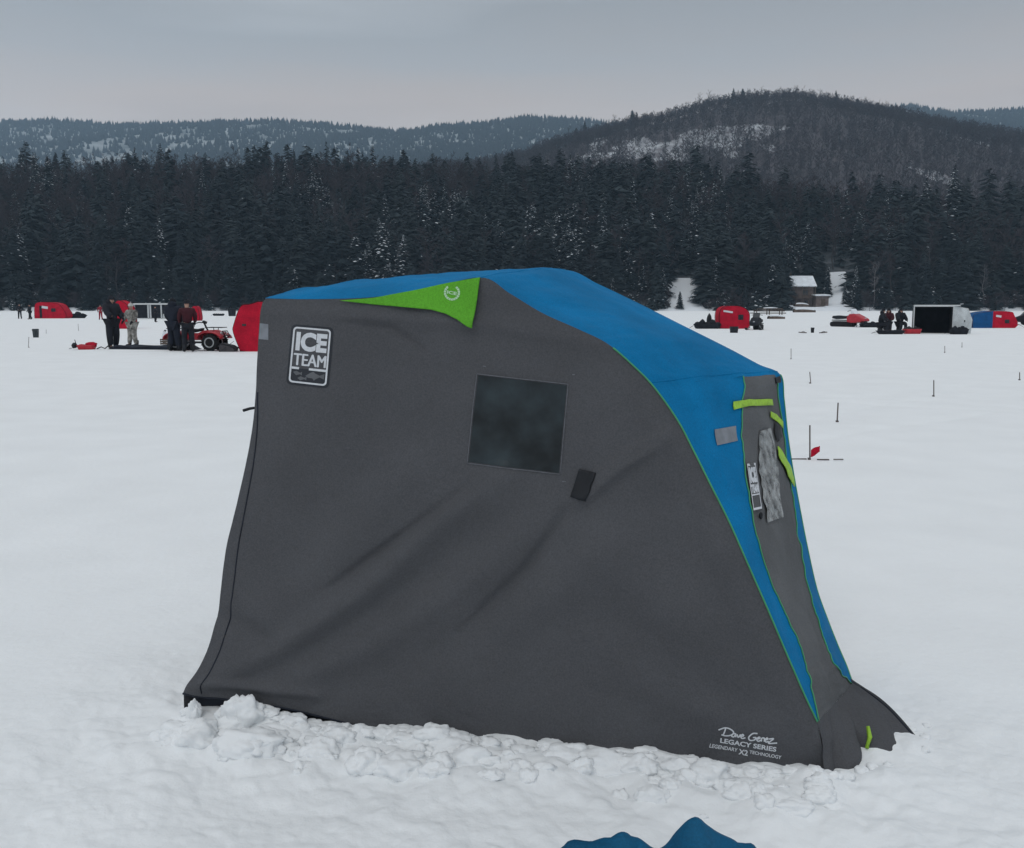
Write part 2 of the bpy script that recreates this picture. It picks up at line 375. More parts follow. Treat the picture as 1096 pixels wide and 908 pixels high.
# ------------------------------------------------------------------ trees
def conifer_np(rg, h, r, nb, snow=.06, droop=.35, sprays=4, trunk=True, base=.06, taper=.82):
    """returns V, T(tri), mats: 0 needles 1 snow 2 bark (tri list)"""
    V = []; T = []; Mi = []
    def tri(a, b, c, m):
        k = len(V); V.extend((a, b, c)); T.append((k, k + 1, k + 2)); Mi.append(m)
    lean = rg.normal(0, .012, 2)
    for i in range(nb):
        u = (i + rg.random()) / nb; u = base + (1 - base) * u**.92
        z = h * u; R = r * (1 - u)**taper * (.65 + .55 * rg.random()) + .12
        if rg.random() < .08: R *= .4
        az = rg.random() * 2 * PI; ca, sa = math.cos(az), math.sin(az); ox, oy = lean * z
        dz = -R * droop * (.4 + rg.random())
        wd = R * .30 + .15
        a = np.array((ox, oy, z)); mid = np.array((ox + ca * R * .55, oy + sa * R * .55, z + dz * .30)); tip = np.array((ox + ca * R, oy + sa * R, z + dz))
        sd_ = np.array((-sa, ca, 0)) * wd; hang = np.array((0, 0, -wd * .5))
        tri(a, mid + sd_ + hang, mid, 0); tri(a, mid, mid - sd_ + hang, 0)
        tri(mid, mid + sd_ + hang, tip, 0); tri(mid, tip, mid - sd_ + hang, 0)
        for q in range(sprays):
            t = .25 + .75 * rg.random(); p = a * (1 - t) + tip * t; s_ = (rg.random() - .5) * 2
            q1 = p + sd_ * s_ * 1.5 + np.array((ca, sa, 0)) * .15 * R + np.array((0, 0, -.25 - .3 * rg.random())) * wd
            q2 = p + np.array((ca, sa, -.7)) * wd * .5
            tri(p, q1, q2, 0)
        if rg.random() < snow:
            w2 = (.10 + .22 * rg.random()) * (R * .5 + .5); c = mid * .5 + tip * .5 + np.array((0, 0, .10))
            f_ = np.array((ca, sa, -.35)) * w2 * 1.5; g_ = np.array((-sa, ca, 0)) * w2 * .9; upv = np.array((0, 0, .35 * w2))
            tri(c - f_, c + g_, c + upv, 1); tri(c + g_, c + f_, c + upv, 1); tri(c + f_, c - g_, c + upv, 1); tri(c - g_, c - f_, c + upv, 1)
    nT = len(T)
    if trunk:
        n = 5; rt = h * .011
        for k in range(n):
            a0 = 2 * PI * k / n; a1 = 2 * PI * (k + 1) / n
            p = np.array((rt * math.cos(a0), rt * math.sin(a0), -.8)); q = np.array((rt * math.cos(a1), rt * math.sin(a1), -.8)); tp = np.array((lean[0] * h, lean[1] * h, h * .985))
            tri(p, q, tp, 2)
    return np.array(V, np.float32), np.array(T, np.int32), np.array(Mi, np.int32), nT

def bare_np(rg, h, spread, n1=9, n2=5, n3=3, tw=.05, base=.3, tr=.011):
    """bare deciduous tree: thin three-sided limbs; returns trunk tris then twig tris"""
    V = []; T = []; Mi = []
    def limb(a, b, r0, r1, m, sides=3):
        d = b - a; L = np.linalg.norm(d); d = d / max(L, 1e-6)
        u = np.cross(d, (0.3, .8, .52)); u /= max(np.linalg.norm(u), 1e-6); v = np.cross(d, u); k = len(V)
        for (p, r) in ((a, r0), (b, r1)):
            for s_ in range(sides):
                t = 2 * PI * s_ / sides; V.append(p + (u * math.cos(t) + v * math.sin(t)) * r)
        for s_ in range(sides):
            n_ = (s_ + 1) % sides
            T.append((k + s_, k + n_, k + sides + n_)); T.append((k + s_, k + sides + n_, k + sides + s_)); Mi.extend((m, m))
    pts = [np.array((0, 0, -.6))]
    for i in range(1, 5): pts.append(np.array((rg.normal(0, .015) * h, rg.normal(0, .015) * h, h * .9 * i / 4)))
    r = h * tr
    for i in range(4): limb(pts[i], pts[i + 1], r * (1 - i / 4.6), r * (1 - (i + 1) / 4.6), 0, 5)
    for i in range(n1):
        u = base + (1 - base) * (i + rg.random()) / n1; k = min(int(u * 4 / 1.0), 3); f = min(u * 4 - k, 1)
        a = pts[k] * (1 - f) + pts[k + 1] * f; az = rg.random() * 2 * PI
        L = spread * (1.15 - u * .75) * (.7 + .5 * rg.random()); b = a + np.array((math.cos(az) * L, math.sin(az) * L, L * (.6 + .7 * rg.random())))
        limb(a, b, r * .32, r * .12, 1)
        for j in range(n2):
            t = .3 + .7 * rg.random(); c = a * (1 - t) + b * t; L2 = L * .5 * (.6 + .6 * rg.random())
            d = c + np.array((rg.normal(0, .6), rg.normal(0, .6), .5 + .4 * rg.random())) * L2
            limb(c, d, max(r * .14, tw), tw * .6, 1)
            for q in range(n3):
                t = .3 + .7 * rg.random(); e = c * (1 - t) + d * t
                f_ = e + np.array((rg.normal(0, .7), rg.normal(0, .7), .45)) * L2 * .6; k0 = len(V)
                V.extend((e, e + np.array((tw, tw, 0)), f_)); T.append((k0, k0 + 1, k0 + 2)); Mi.append(1)
    return np.array(V, np.float32), np.array(T, np.int32), np.array(Mi, np.int32)

def split_mesh(name, V, T, Mi, keep, mats):
    sel = np.isin(Mi, keep); T2 = T[sel]; M2 = Mi[sel]; used, inv = np.unique(T2, return_inverse=True)
    remap = {k: i for i, k in enumerate(keep)}
    return np_mesh(name, V[used], inv.reshape(T2.shape), mats, [remap[m] for m in M2])

conifers = []
for k in range(11):
    rg = np.random.default_rng(100 + k)
    snow = [.01, .03, .0, .02, .06, .0, .55, .30, .01, .03, .45][k]
    h = 1.0 * (16 + 3 * rg.random()); V, T, Mi, _ = conifer_np(rg, h, 2.5 + 1.3 * rg.random(), 300, snow, .35 + .2 * rg.random(), 4, taper=[.8, .6, .9, .5, .75, .6, .8, .7, .45, .65, .8][k])
    nm = M_needle if k % 2 else M_needle2
    conifers.append((h, split_mesh('crown', V, T, Mi, [0, 1], [nm, M_branchsnow]), split_mesh('trunk', V, T, Mi, [2], [M_bark])))
bares = []
for k in range(6):
    rg = np.random.default_rng(200 + k); h = 13 + 3 * rg.random()
    V, T, Mi = bare_np(rg, h, 3.2, 16, 8, 6, tw=.028)
    bk = M_barkpale if k < 3 else M_bark
    bares.append((h, split_mesh('crown', V, T, Mi, [1], [M_twig if k >= 3 else mat('pale_twigs', (.13, .12, .125), .95, noise=.2)]), split_mesh('trunk', V, T, Mi, [0], [bk])))

TREES = []   # (screen x, front y) of individual trees
def tree(name, kit, x, y, h, label, cat='tree', group=None, sxy=1.0, rz=None):
    h0, crown, trunk = kit; k = h / h0
    e = thing(name, label, cat, (x, y, float(landH(x, y))), random.random() * 6.28 if rz is None else rz, group)
    e.scale = (k * sxy, k * sxy, k)
    link('trunk', trunk, e); link('crown', crown, e); return e

# openings in the wood: snowy slope (px 712-752), cabin yard (px 838-905)
front = []
tries = 0
while len(front) < 225 and tries < 20000:
    tries += 1
    y = SHORE + .8 + 26 * random.random()**1.7; px = random.uniform(-60, 1160)
    if 420 < px < 640 and random.random() < .4: continue
    x = (px - PW / 2) / F * y
    if open_at(px, y): continue
    if any((x - a)**2 + (y - b)**2 < 4.0 for a, b in front): continue
    front.append((x, y))
GC = 'evergreens in the front ranks of the wood on the far shore'
for i, (x, y) in enumerate(front):
    px = px_of(x, y); d = y - SHORE
    k = random.choice([0, 1, 2, 3, 5, 8, 8, 9])
    if 380 < px < 440 and random.random() < .6: k = 6
    elif random.random() < .06: k = 7
    h = random.uniform(9, 18) if d > 5 else random.uniform(5, 13)
    tree('conifer', conifers[k], x, y, h, 'dark snow-traced evergreen in the front ranks of the wood on the far shore', group=GC, sxy=random.uniform(1.1, 1.7))
nb = 0
fb = []
while nb < 46:
    y = SHORE + 2 + 16 * random.random(); px = random.uniform(-20, 1120); x = (px - PW / 2) / F * y
    if open_at(px, y) or any((x - a)**2 + (y - b)**2 < 2 for a, b in fb): continue
    fb.append((x, y)); nb += 1
    tree('bare_tree', bares[random.choice([0, 3, 4, 5, 3])], x, y, random.uniform(7, 14), 'leafless grey tree standing among the evergreens on the far shore', group='leafless trees along the far shore')
def single(name, kit, px, y, h, label, sxy=1.0, cat='tree'):
    x = (px - PW / 2) / F * y * .995; return tree(name, kit, x, y, h, label, cat, sxy=sxy)
single('conifer', conifers[6], 762, SHORE + 4, 12, 'snow-flecked evergreen on the right side of the bright open snow slope', 1.3)
single('conifer', conifers[10], 708, SHORE + 3, 9.5, 'loose snow-flecked evergreen on the left side of the bright open snow slope', 1.3)
single('conifer', conifers[7], 727, SHORE + 2, 4.2, 'small bushy evergreen at the foot of the bright open snow slope', 1.7)
single('conifer', conifers[8], 820, SHORE + 5, 13, 'tall dark evergreen immediately left of the brown cabin', 1.4)
single('conifer', conifers[9], 833, SHORE + 7, 11, 'dark evergreen close against the left wall of the brown cabin', 1.2)
single('conifer', conifers[6], 914, SHORE + 4, 10, 'snow-laden evergreen at the right edge of the cabin driveway', 1.2)
single('conifer', conifers[10], 411, SHORE + 9, 19, 'heavily snow-speckled tall evergreen behind the red shelter and left of the tent roof', 1.3)
single('conifer', conifers[10], 176, SHORE + 22, 17, 'snow-speckled evergreen high in the wood above the red quad bike', 1.0)
single('conifer', conifers[7], 884, SHORE + 22, 8, 'slim snowy evergreen growing beside the open drive right of the cabin', 1.1)
single('conifer', conifers[10], 903, SHORE + 9, 5, 'small snowy evergreen at the foot of the cabin drive', 1.4)
single('conifer', conifers[8], 876, SHORE + 25, 11, 'dark evergreen directly behind the shed', 1.4)
single('conifer', conifers[3], 846, SHORE + 25, 13, 'dark evergreen behind the left end of the cabin roof', 1.5)
single('conifer', conifers[1], 862, SHORE + 26, 14, 'dark evergreen behind the middle of the cabin roof', 1.5)
single('bare_tree', bares[0], 934, SHORE + 2.5, 12, 'pale-barked leafless tree behind the small red snowmobile')
single('bare_tree', bares[1], 1050, SHORE + 2.5, 11, 'pale-barked leafless tree above the blue and red shelter')

# skyline trees that stand above the wood
def sky_tree(kit, px, y, toppy, label, sxy=1.0):
    x = (px - PW / 2) / F * y * .985; g = float(landH(x, y)); t = at(px, toppy, y).z
    return tree('conifer', kit, x, y, t - g, label, sxy=sxy)
sky_tree(conifers[3], 435, YR - 4, 160, 'tall evergreen standing above the skyline of the dark wood over the tent’s green flap'.replace('’', "'"), 1.5)
sky_tree(conifers[1], 66, YR - 4, 163, 'pointed evergreen breaking the skyline of the wood at far left', 1.2)
sky_tree(conifers[5], 143, YR - 6, 164, 'broad evergreen breaking the skyline above the standing people', 1.6)
sky_tree(conifers[2], 318, YR - 6, 160, 'slim evergreen breaking the skyline above the left end of the tent roof', 1.0)

# the rest of the wood: one mass
def forest_mass():
    Vs = []; Ts = []; Ms = []; off = 0
    protos = []
    for k in range(14):
        rg = np.random.default_rng(300 + k); protos.append((1.0, *conifer_np(rg, 19, 2.9 + rg.random() * 1.5, 120, [.0, .0, .0, .42, .01, .0, .0][k % 7], .4, 3, taper=[.8, .42, .6, .7, .28, .5, .36][k % 7])[:3], 15))
    bp = []
    for k in range(5):
        rg = np.random.default_rng(330 + k); v, t, m = bare_np(rg, 15, 4.2, 14, 6, 5, tw=.06); bp.append((v, t, np.where(m == 0, 2, 3)))
    pos = []
    y = SHORE + 11
    while y < YR + 12:
        xs = np.arange(-.64 * y, .64 * y, 5.0); xs = xs + rng.normal(0, 1.9, len(xs)); ys = y + rng.normal(0, 2.0, len(xs))
        pos.append(np.stack([xs, ys], 1)); y += 5.6
    pos = np.concatenate(pos); g = landH(pos[:, 0], pos[:, 1])
    for (x, y_), z in zip(pos, g):
        px = px_of(x, y_)
        if open_at(px, y_): continue
        bare_zone = fbm(x * .02, y_ * .02, 2, 99)
        if (bare_zone > .06 and random.random() < .6) or (random.random() < .10):
            v, t, m = bp[random.randrange(5)]; s_ = random.uniform(.75, 1.15)
        else:
            _, v, t, m, _h = protos[random.choice([q for q in range(14) if q % 7 != 3]) if fbm(x * .045, y_ * .03, 2, 123) < .09 or random.random() < .35 else random.choice((3, 10))]
            if fbm(x * .06, y_ * .06, 2, 131) + random.uniform(-.12, .12) > 0: m = np.where(m == 0, 4, m)
            s_ = random.uniform(.42, 1.0) * (1 + .8 * fbm(x * .035, y_ * .05, 3, 17))
            if random.random() < .05: s_ *= 1.25
        if y_ > YR - 70 and random.random() < .06: s_ *= random.uniform(1.05, 1.3)
        a = random.random() * 6.28; ca, sa = math.cos(a) * s_, math.sin(a) * s_; wx = random.uniform(1.0, 1.35)
        V = np.empty_like(v); V[:, 0] = (v[:, 0] * ca - v[:, 1] * sa) * wx + x; V[:, 1] = (v[:, 0] * sa + v[:, 1] * ca) * wx + y_; V[:, 2] = v[:, 2] * s_ + z
        Vs.append(V); Ts.append(t + off); Ms.append(m); off += len(v)
    me = np_mesh('mixed_woodland', np.concatenate(Vs), np.concatenate(Ts), [M_needle, M_branchsnow, M_bark, M_twig, M_needle2], np.concatenate(Ms))
    tag(link('mixed_woodland', me), 'dense mass of dark evergreens and bare trees covering the slope behind the shore', kind='stuff')
forest_mass()

def shore_brush():
    Vs = []; Ts = []; Ms = []; off = 0; pr = []
    for k in range(6):
        rg = np.random.default_rng(500 + k); v, t, m = bare_np(rg, 3.2, 1.5, 14, 7, 4, tw=.022, base=.02, tr=.01); pr.append((v, t, np.zeros(len(t), int) + 0))
    for k in range(4):
        rg = np.random.default_rng(520 + k); v, t, m, _ = conifer_np(rg, 3.4, 1.5, 60, .12, .3, 3); pr.append((v, t, np.where(m == 1, 1, np.where(m == 2, 0, 2))))
    for i in range(620):
        y_ = SHORE + .3 + 9 * random.random()**1.4; px = random.uniform(-40, 1140)
        if open_at(px, y_): continue
        x = (px - PW / 2) / F * y_; v, t, m = pr[random.randrange(10)]; s_ = random.uniform(.5, 1.3); a = random.random() * 6.28; ca, sa = math.cos(a) * s_, math.sin(a) * s_
        V = np.empty_like(v); V[:, 0] = (v[:, 0] * ca - v[:, 1] * sa) * 1.3 + x; V[:, 1] = v[:, 0] * sa + v[:, 1] * ca + y_; V[:, 2] = v[:, 2] * s_ + float(landH(x, y_))
        Vs.append(V); Ts.append(t + off); Ms.append(m); off += len(v)
    me = np_mesh('shore_brush', np.concatenate(Vs), np.concatenate(Ts), [M_twig, M_branchsnow, M_needle2], np.concatenate(Ms))
    tag(link('shore_brush', me), 'tangled dark brush and saplings along the far shoreline', kind='stuff')
shore_brush()
def hill_woods():
    protos = []
    for k in range(8):
        rg = np.random.default_rng(400 + k); v, t, m = bare_np(rg, 13, 4.4, 8, 4, 3, tw=.17, base=.2, tr=.011); protos.append((v, t, m))
    cps = []
    for k in range(4):
        rg = np.random.default_rng(430 + k); v, t, m, _ = conifer_np(rg, 15, 3.2, 26, 0, .4, 1); cps.append((v, t, np.where(m == 0, 2, np.where(m == 1, 2, 0))))
    Vs = []; Ts = []; Ms = []; off = 0
    pos = []
    y = 470
    while y < YM + 35:
        st = 5.4
        xs = np.arange(-.35 * y, .66 * y, st); xs = xs + rng.normal(0, 2.6, len(xs)); ys = y + rng.normal(0, 2.6, len(xs)); pos.append(np.stack([xs, ys], 1)); y += st * 1.15
    pos = np.concatenate(pos); g = midH(pos[:, 0], pos[:, 1])
    for (x, y_), z in zip(pos, g):
        px, py = proj((x, y_, z))
        # open snowy clearing on the left shoulder of the hill
        scar = bool(scar_at(px, py))
        if scar and random.random() < (.55 if px < 730 else .30): continue
        if px < 540 and random.random() < .2: continue
        if random.random() < .04: v, t, m = cps[random.randrange(4)]
        else: v, t, m = protos[random.randrange(8)]
        s_ = random.uniform(.6, 1.1)
        a = random.random() * 6.28; ca, sa = math.cos(a) * s_, math.sin(a) * s_
        V = np.empty_like(v); V[:, 0] = v[:, 0] * ca - v[:, 1] * sa + x; V[:, 1] = v[:, 0] * sa + v[:, 1] * ca + y_; V[:, 2] = v[:, 2] * s_ + z
        Vs.append(V); Ts.append(t + off); Ms.append(m); off += len(v)
    me = np_mesh('hill_woodland', np.concatenate(Vs), np.concatenate(Ts), [M_bark, M_twig, M_needle], np.concatenate(Ms))
    tag(link('hill_woodland', me), 'bare brownish woodland covering the hill on the right', kind='stuff')
hill_woods()
def far_woods():
    n = 26000; ys = 1500 + (YF + 30 - 1500) * rng.random(n)**.7; xs = (rng.random(n) * 1.3 - .66) * ys
    z = farH(xs, ys)
    keep = (vnoise(xs * .012, ys * .006, 5) + .5 * vnoise(xs * .05, ys * .02, 6)) > rng.random(n) * .65 + .28
    keep |= ys > YF - 60
    xs, ys, z = xs[keep], ys[keep], z[keep]; n = len(xs)
    h = 9 + 9 * rng.random(n); r = 3.2 + 2.2 * rng.random(n)
    V = np.zeros((n, 5, 3), np.float32); ph = rng.random(n) * 6.28
    for k in range(4):
        rk = r * (.7 + .6 * rng.random(n)); V[:, k, 0] = xs + np.cos(ph + k * PI / 2) * rk; V[:, k, 1] = ys + np.sin(ph + k * PI / 2) * rk; V[:, k, 2] = z - 1 + rng.random(n) * 3
    V[:, 4, 0] = xs; V[:, 4, 1] = ys; V[:, 4, 2] = z + h
    b = np.arange(n)[:, None] * 5; T = np.concatenate([b + np.array([[k, (k + 1) % 4, 4]]) for k in range(4)])
    fm = np.tile((rng.random(n) < .0).astype(int), 4)
    tag(link('ridge_woodland', np_mesh('ridge_woodland', V.reshape(-1, 3), T, [M_needle], fm)), 'far-off blue-green forest covering the distant ridge', kind='stuff')
far_woods()
# two evergreens on the hill top
crest = [(random.uniform(600, 1050), random.uniform(0, 16)) for _ in range(34)]
for i_, (px, d_) in enumerate(crest):
    Y = YM + 8 - d_; x = (px - PW / 2) / F * Y * .97; z = float(midH(x, Y)); kit = bares[random.choice((3, 4, 5))] if i_ % 4 else conifers[random.choice((1, 8))]
    e = thing('bare_tree' if i_ % 4 else 'conifer', 'leafless tree rising a little above the skyline of the bare hill' if i_ % 4 else 'dark evergreen rising a little above the skyline of the bare hill', 'tree', (x, Y, z), random.random() * 6, 'leafless trees on the hill crest' if i_ % 4 else 'evergreens on the hill crest')
    k = random.uniform(15, 22) / kit[0]; e.scale = (k * 1.3, k * 1.3, k); link('trunk', kit[2], e); link('crown', kit[1], e)
for px, tp, lb in ((864, 101, 'tallest pointed evergreen on the very top of the bare hill'), (898, 108, 'evergreen on the hill crest just right of the tallest one')):
    Y = YM - 5; x = (px - PW / 2) / F * Y * .97; z = float(midH(x, Y)); e = thing('conifer', lb, 'tree', (x, Y, z))
    h = at(px, tp, Y).z - z; k = h / conifers[5][0]; e.scale = (k * 1.3, k * 1.3, k); link('trunk', conifers[5][2], e); link('crown', conifers[5][1], e)

# ================================================================== the tent
LEAN = .075
e2 = (into * LEAN + Vector((0, 0, 1))).normalized(); nrm = e2.cross(e1).normalized()
if nrm.y > 0: nrm = -nrm
def near_ab(px, py):
    r = ray(px, py); o = Vector((0, 0, CAM_H)); t = (A - o).dot(nrm) / r.dot(nrm); p = o + r * t - A; return (p.dot(e1), p.dot(e2))
folds = []
for (pts, w_, a_) in (
    ([(200, 742), (290, 700), (380, 640), (470, 560), (540, 510)], .055, .022),
    ([(350, 632), (375, 612), (430, 572), (500, 520)], .014, -.009),
    ([(490, 680), (560, 612), (612, 540)], .018, -.009),
    ([(615, 540), (660, 500), (712, 468)], .03, .018),
    ([(625, 528), (665, 494), (706, 472)], .013, -.009),
    ([(520, 690), (600, 620), (700, 520)], .09, .016),
    ([(235, 735), (330, 700), (450, 620), (560, 540)], .05, -.010),
    ([(260, 748), (400, 690), (520, 610), (600, 530)], .06, .012),
    ([(240, 700), (330, 620), (420, 520), (500, 440)], .09, .012),
    ([(330, 755), (480, 690), (640, 570), (740, 500)], .07, -.008),
    ([(300, 690), (230, 655), (236, 600)], .04, -.008),
    ([(284, 333), (400, 340), (520, 347), (650, 370)], .03, .006),
    ([(365, 345), (420, 350), (455, 376)], .009, -.006),
    ([(215, 730), (280, 735), (340, 745)], .02, .010),
    ([(640, 690), (700, 740), (860, 800)], .07, .010),
    ([(870, 780), (700, 640), (600, 560)], .10, .012),
    ([(870, 790), (790, 640), (720, 470)], .05, .010)):
    folds.append(([near_ab(*p) for p in pts], w_, a_))
def segd(p, a, b):
    ax, ay = a; bx, by = b; dx, dy = bx - ax, by - ay; t = max(0, min(1, ((p[0] - ax) * dx + (p[1] - ay) * dy) / (dx * dx + dy * dy)))
    return math.hypot(p[0] - ax - dx * t, p[1] - ay - dy * t), t
def disp(a, b):
    d = -.030 * math.sin(max(0, min(1, a / 2.2)) * PI) * math.sin(max(0, min(1, b / 1.7)) * PI)
    for pts, w_, am in folds:
        best = 9; bt = 0
        for i in range(len(pts) - 1):
            q, t = segd((a, b), pts[i], pts[i + 1])
            if q < best: best = q; bt = (i + t) / (len(pts) - 1)
        if best < 3 * w_: d += (1.7 if w_ > .04 else 2.5) * am * math.exp(-(best / w_)**2) * math.sin(PI * (.12 + .76 * bt))
    d += .010 * mnoise.noise(Vector((a * 2.1, b * 2.1, 3))) + .004 * mnoise.noise(Vector((a * 6, b * 6, 7)))
    d += .0012 * mnoise.noise(Vector((a * 22, b * 22, 1)))
    return d
def near_pt(a, b, off=0.0): return A + e1 * a + e2 * b + nrm * (disp(a, b) + off)
def densify(pts, step):
    out_ = []
    for i, p in enumerate(pts):
        q = pts[(i + 1) % len(pts)]; n = max(1, int(math.hypot(q[0] - p[0], q[1] - p[1]) / step))
        out_ += [(p[0] + (q[0] - p[0]) * k / n, p[1] + (q[1] - p[1]) * k / n) for k in range(n)]
    return out_
def patch(poly, step, fn):
    """triangulate a polygon of surface coordinates and lift it with fn(u,v)"""
    bd = densify(poly, step); n = len(bd)
    xs = [p[0] for p in bd]; ys = [p[1] for p in bd]
    pts = [Vector(p) for p in bd]
    gx = np.arange(min(xs) + step * .5, max(xs), step); gy = np.arange(min(ys) + step * .5, max(ys), step)
    for i, X in enumerate(gx):
        for Y in gy:
            pts.append(Vector((X, Y + (step * .5 if i % 2 else 0))))
    r = geometry.delaunay_2d_cdt(pts, [], [list(range(n))], 1, step * .02)
    return [fn(v.x, v.y) for v in r[0]], [tuple(f) for f in r[2]]
def catmull(P, sub):
    P = np.array([tuple(p) for p in P], float); o = []
    Q = np.vstack([2 * P[0] - P[1], P, 2 * P[-1] - P[-2]])
    for i in range(1, len(Q) - 2):
        for k in range(sub):
            t = k / sub; o.append(.5 * ((2 * Q[i]) + (-Q[i - 1] + Q[i + 1]) * t + (2 * Q[i - 1] - 5 * Q[i] + 4 * Q[i + 1] - Q[i + 2]) * t * t + (-Q[i - 1] + 3 * Q[i] - 3 * Q[i + 1] + Q[i + 2]) * t**3))
    o.append(P[-1]); return np.array(o)

tent = thing('ice_fishing_tent', 'large grey and blue ice fishing tent banked with snow in the foreground', 'tent', tuple((A + B) / 2))
TB = Vector(tent.location)
def tbuild(mb, name, m, parent=None, smooth=True, solid=0):
    """mesh given in world space -> child of the tent"""
    mb.v = [v - TB for v in mb.v]; return mb.build(name, m, parent or tent, smooth=smooth, solid=solid)

SUB = 10
Np = [(281, 319), (330, 320), (400, 318), (460, 308), (515, 297), (545, 314), (580, 335), (620, 353), (650, 368), (678, 392), (700, 415), (725, 450), (741, 480), (761, 520), (781, 560), (801, 605), (821, 650), (838, 690), (851, 720), (862, 745), (874, 770)]
Fp = [(395, 326, 4.35), (430, 320, 4.35), (480, 308, 4.35), (545, 297, 4.35), (605, 289, 4.33), (640, 304, 4.30), (680, 323, 4.25), (730, 348, 4.18), (780, 373, 4.12), (812, 390, 4.06), (835, 401, 4.02),
      (839, 428, 4.02), (843, 466, 4.02), (849, 506, 4.02), (856, 545, 4.02), (864, 586, 4.00), (874, 630, 3.97), (886, 664, 3.92), (897, 692, 3.86), (906, 713, 3.80), (912, 730, 3.75)]
bul = [.05, .075, .07, .04, .012, .02, .028, .03, .03, .02, .012, .02, .03, .035, .035, .03, .03, .025, .02, .015, .01]
Nc = catmull([near_pt(*near_ab(*p)) for p in Np], SUB)
# the seam must lie on the wall surface
Nc = np.array([tuple(near_pt(*near_ab(*proj(p)))) for p in Nc])
Fc = catmull([at(*p) for p in Fp], SUB)
bc = np.interp(np.arange(len(Nc)) / SUB, range(len(bul)), bul)
NR = len(Nc)
tan = np.gradient((Nc + Fc) / 2, axis=0); wid = Fc - Nc
bn = np.cross(tan, wid); bn /= np.linalg.norm(bn, axis=1)[:, None]
bn = np.where((bn @ np.array((.7, 0, .7)) < 0)[:, None], -bn, bn)
def ev(s, t, off=0.0):
    """roof / door-end surface, s along the seams (0..20), t across (0 near .. 1 far)"""
    x = min(max(s * SUB, 0), NR - 1); i = min(int(x), NR - 2); f = x - i
    L = lambda q: q[i] * (1 - f) + q[i + 1] * f
    b_ = bc[i] * (1 - f) + bc[i + 1] * f
    t_ = t
    bulge = b_ * (1 - abs(2 * t_ - 1)**2.2)
    w_ = .004 * mnoise.noise(Vector((s * 1.2, t_ * 5, 2))) + .0025 * mnoise.noise(Vector((s * 4, t_ * 12, 5)))
    w_ *= min(1, 8 * t_ * (1 - t_)) * 2
    dz_ = max(0, min(1, (s - 9.5) / 2)) * max(0, 1 - abs(t_ - .62) / .36)
    w_ += dz_ * (.016 * mnoise.noise(Vector((s * .45, t_ * 9, 12))) + .009 * mnoise.noise(Vector((s * 1.1 + t_ * 6, t_ * 16, 17))))
    return Vector(L(Nc) + L(wid) * t_ + L(bn) * (bulge + w_ + off))
RT = 10  # row where the roof ends and the door end begins
def strip(s0, s1, ta, tb, nu, nv, off=0.0):
    return MB().grid(lambda u, v: ev(s0 + (s1 - s0) * u, ta(s0 + (s1 - s0) * u) * (1 - v) + tb(s0 + (s1 - s0) * u) * v, off), nu, nv)
tbuild(strip(0, RT, lambda s: 0, lambda s: 1, 110, 26), 'roof', M_blue)
# seams on the door end given by where they pass in the picture
def seam(poly):
    a = np.array(poly, float)
    T = []
    S_ = np.arange(RT, 20.01, .1)
    for s in S_:
        best = None
        for t in np.linspace(0, 1, 81):
            px, py = proj(ev(s, t)); d = abs(px - np.interp(py, a[:, 1], a[:, 0]))
            if best is None or d < best[0]: best = (d, t)
        T.append(best[1])
    T = np.convolve(np.pad(T, 4, mode='edge'), np.ones(9) / 9, 'valid')
    return lambda s: float(np.interp(s, S_, T))
sa_ = seam([(797, 405), (793, 440), (794, 480), (799, 520), (806, 560), (816, 600), (830, 638), (846, 668), (859, 700), (868, 735), (875, 770)])
sb_ = seam([(830, 400), (833, 430), (838, 460), (843, 500), (848, 530), (852, 560), (858, 600), (866, 635), (874, 662), (887, 700), (897, 720), (911, 730)])
z0 = lambda s: 0.0; z1 = lambda s: 1.0
def sbc(s): return max(sb_(s), sa_(s) + .05)
tbuild(strip(RT, 20, z0, sa_, 110, 10), 'near_front_panel', M_blue)
tbuild(strip(RT, 20, sa_, sbc, 110, 14), 'door_panel', M_grey2)['label'] = 'grey door panel between the two blue strips'
tbuild(strip(RT, 20, sbc, z1, 110, 8), 'far_front_panel', M_blue)
# piping
def curve_pts(fn, a, b, n): return [fn(a + (b - a) * i / n) for i in range(n + 1)]
m = MB(); m.tube(curve_pts(lambda s: ev(s, 0) + nrm * .003, 8.2, 20, 150), .0031, 6); tbuild(m, 'piping', M_pipe)
m = MB(); m.tube(curve_pts(lambda s: ev(s, sa_(s), .003), RT, 20, 120), .0026, 6); tbuild(m, 'piping', M_pipe)
m = MB(); m.tube(curve_pts(lambda s: ev(s, sbc(s), .003), RT + .3, 20, 120), .0030, 6); tbuild(m, 'piping', M_pipe)
m = MB(); m.tube(curve_pts(lambda s: ev(s, 1, .001), 10, 20, 100), .0028, 6); tbuild(m, 'piping', M_pipe)
# seams and stitched folds on the roof
for (sA, sB, t0, t1) in ((4.0, 4.0, 0, 1), (RT - .2, RT - .2, 0, 1)):
    m = MB(); m.tube([ev(sA + (sB - sA) * i / 30, t0 + (t1 - t0) * i / 30, -.002) for i in range(31)], .0045, 6); tbuild(m, 'roof_seam', M_blue)

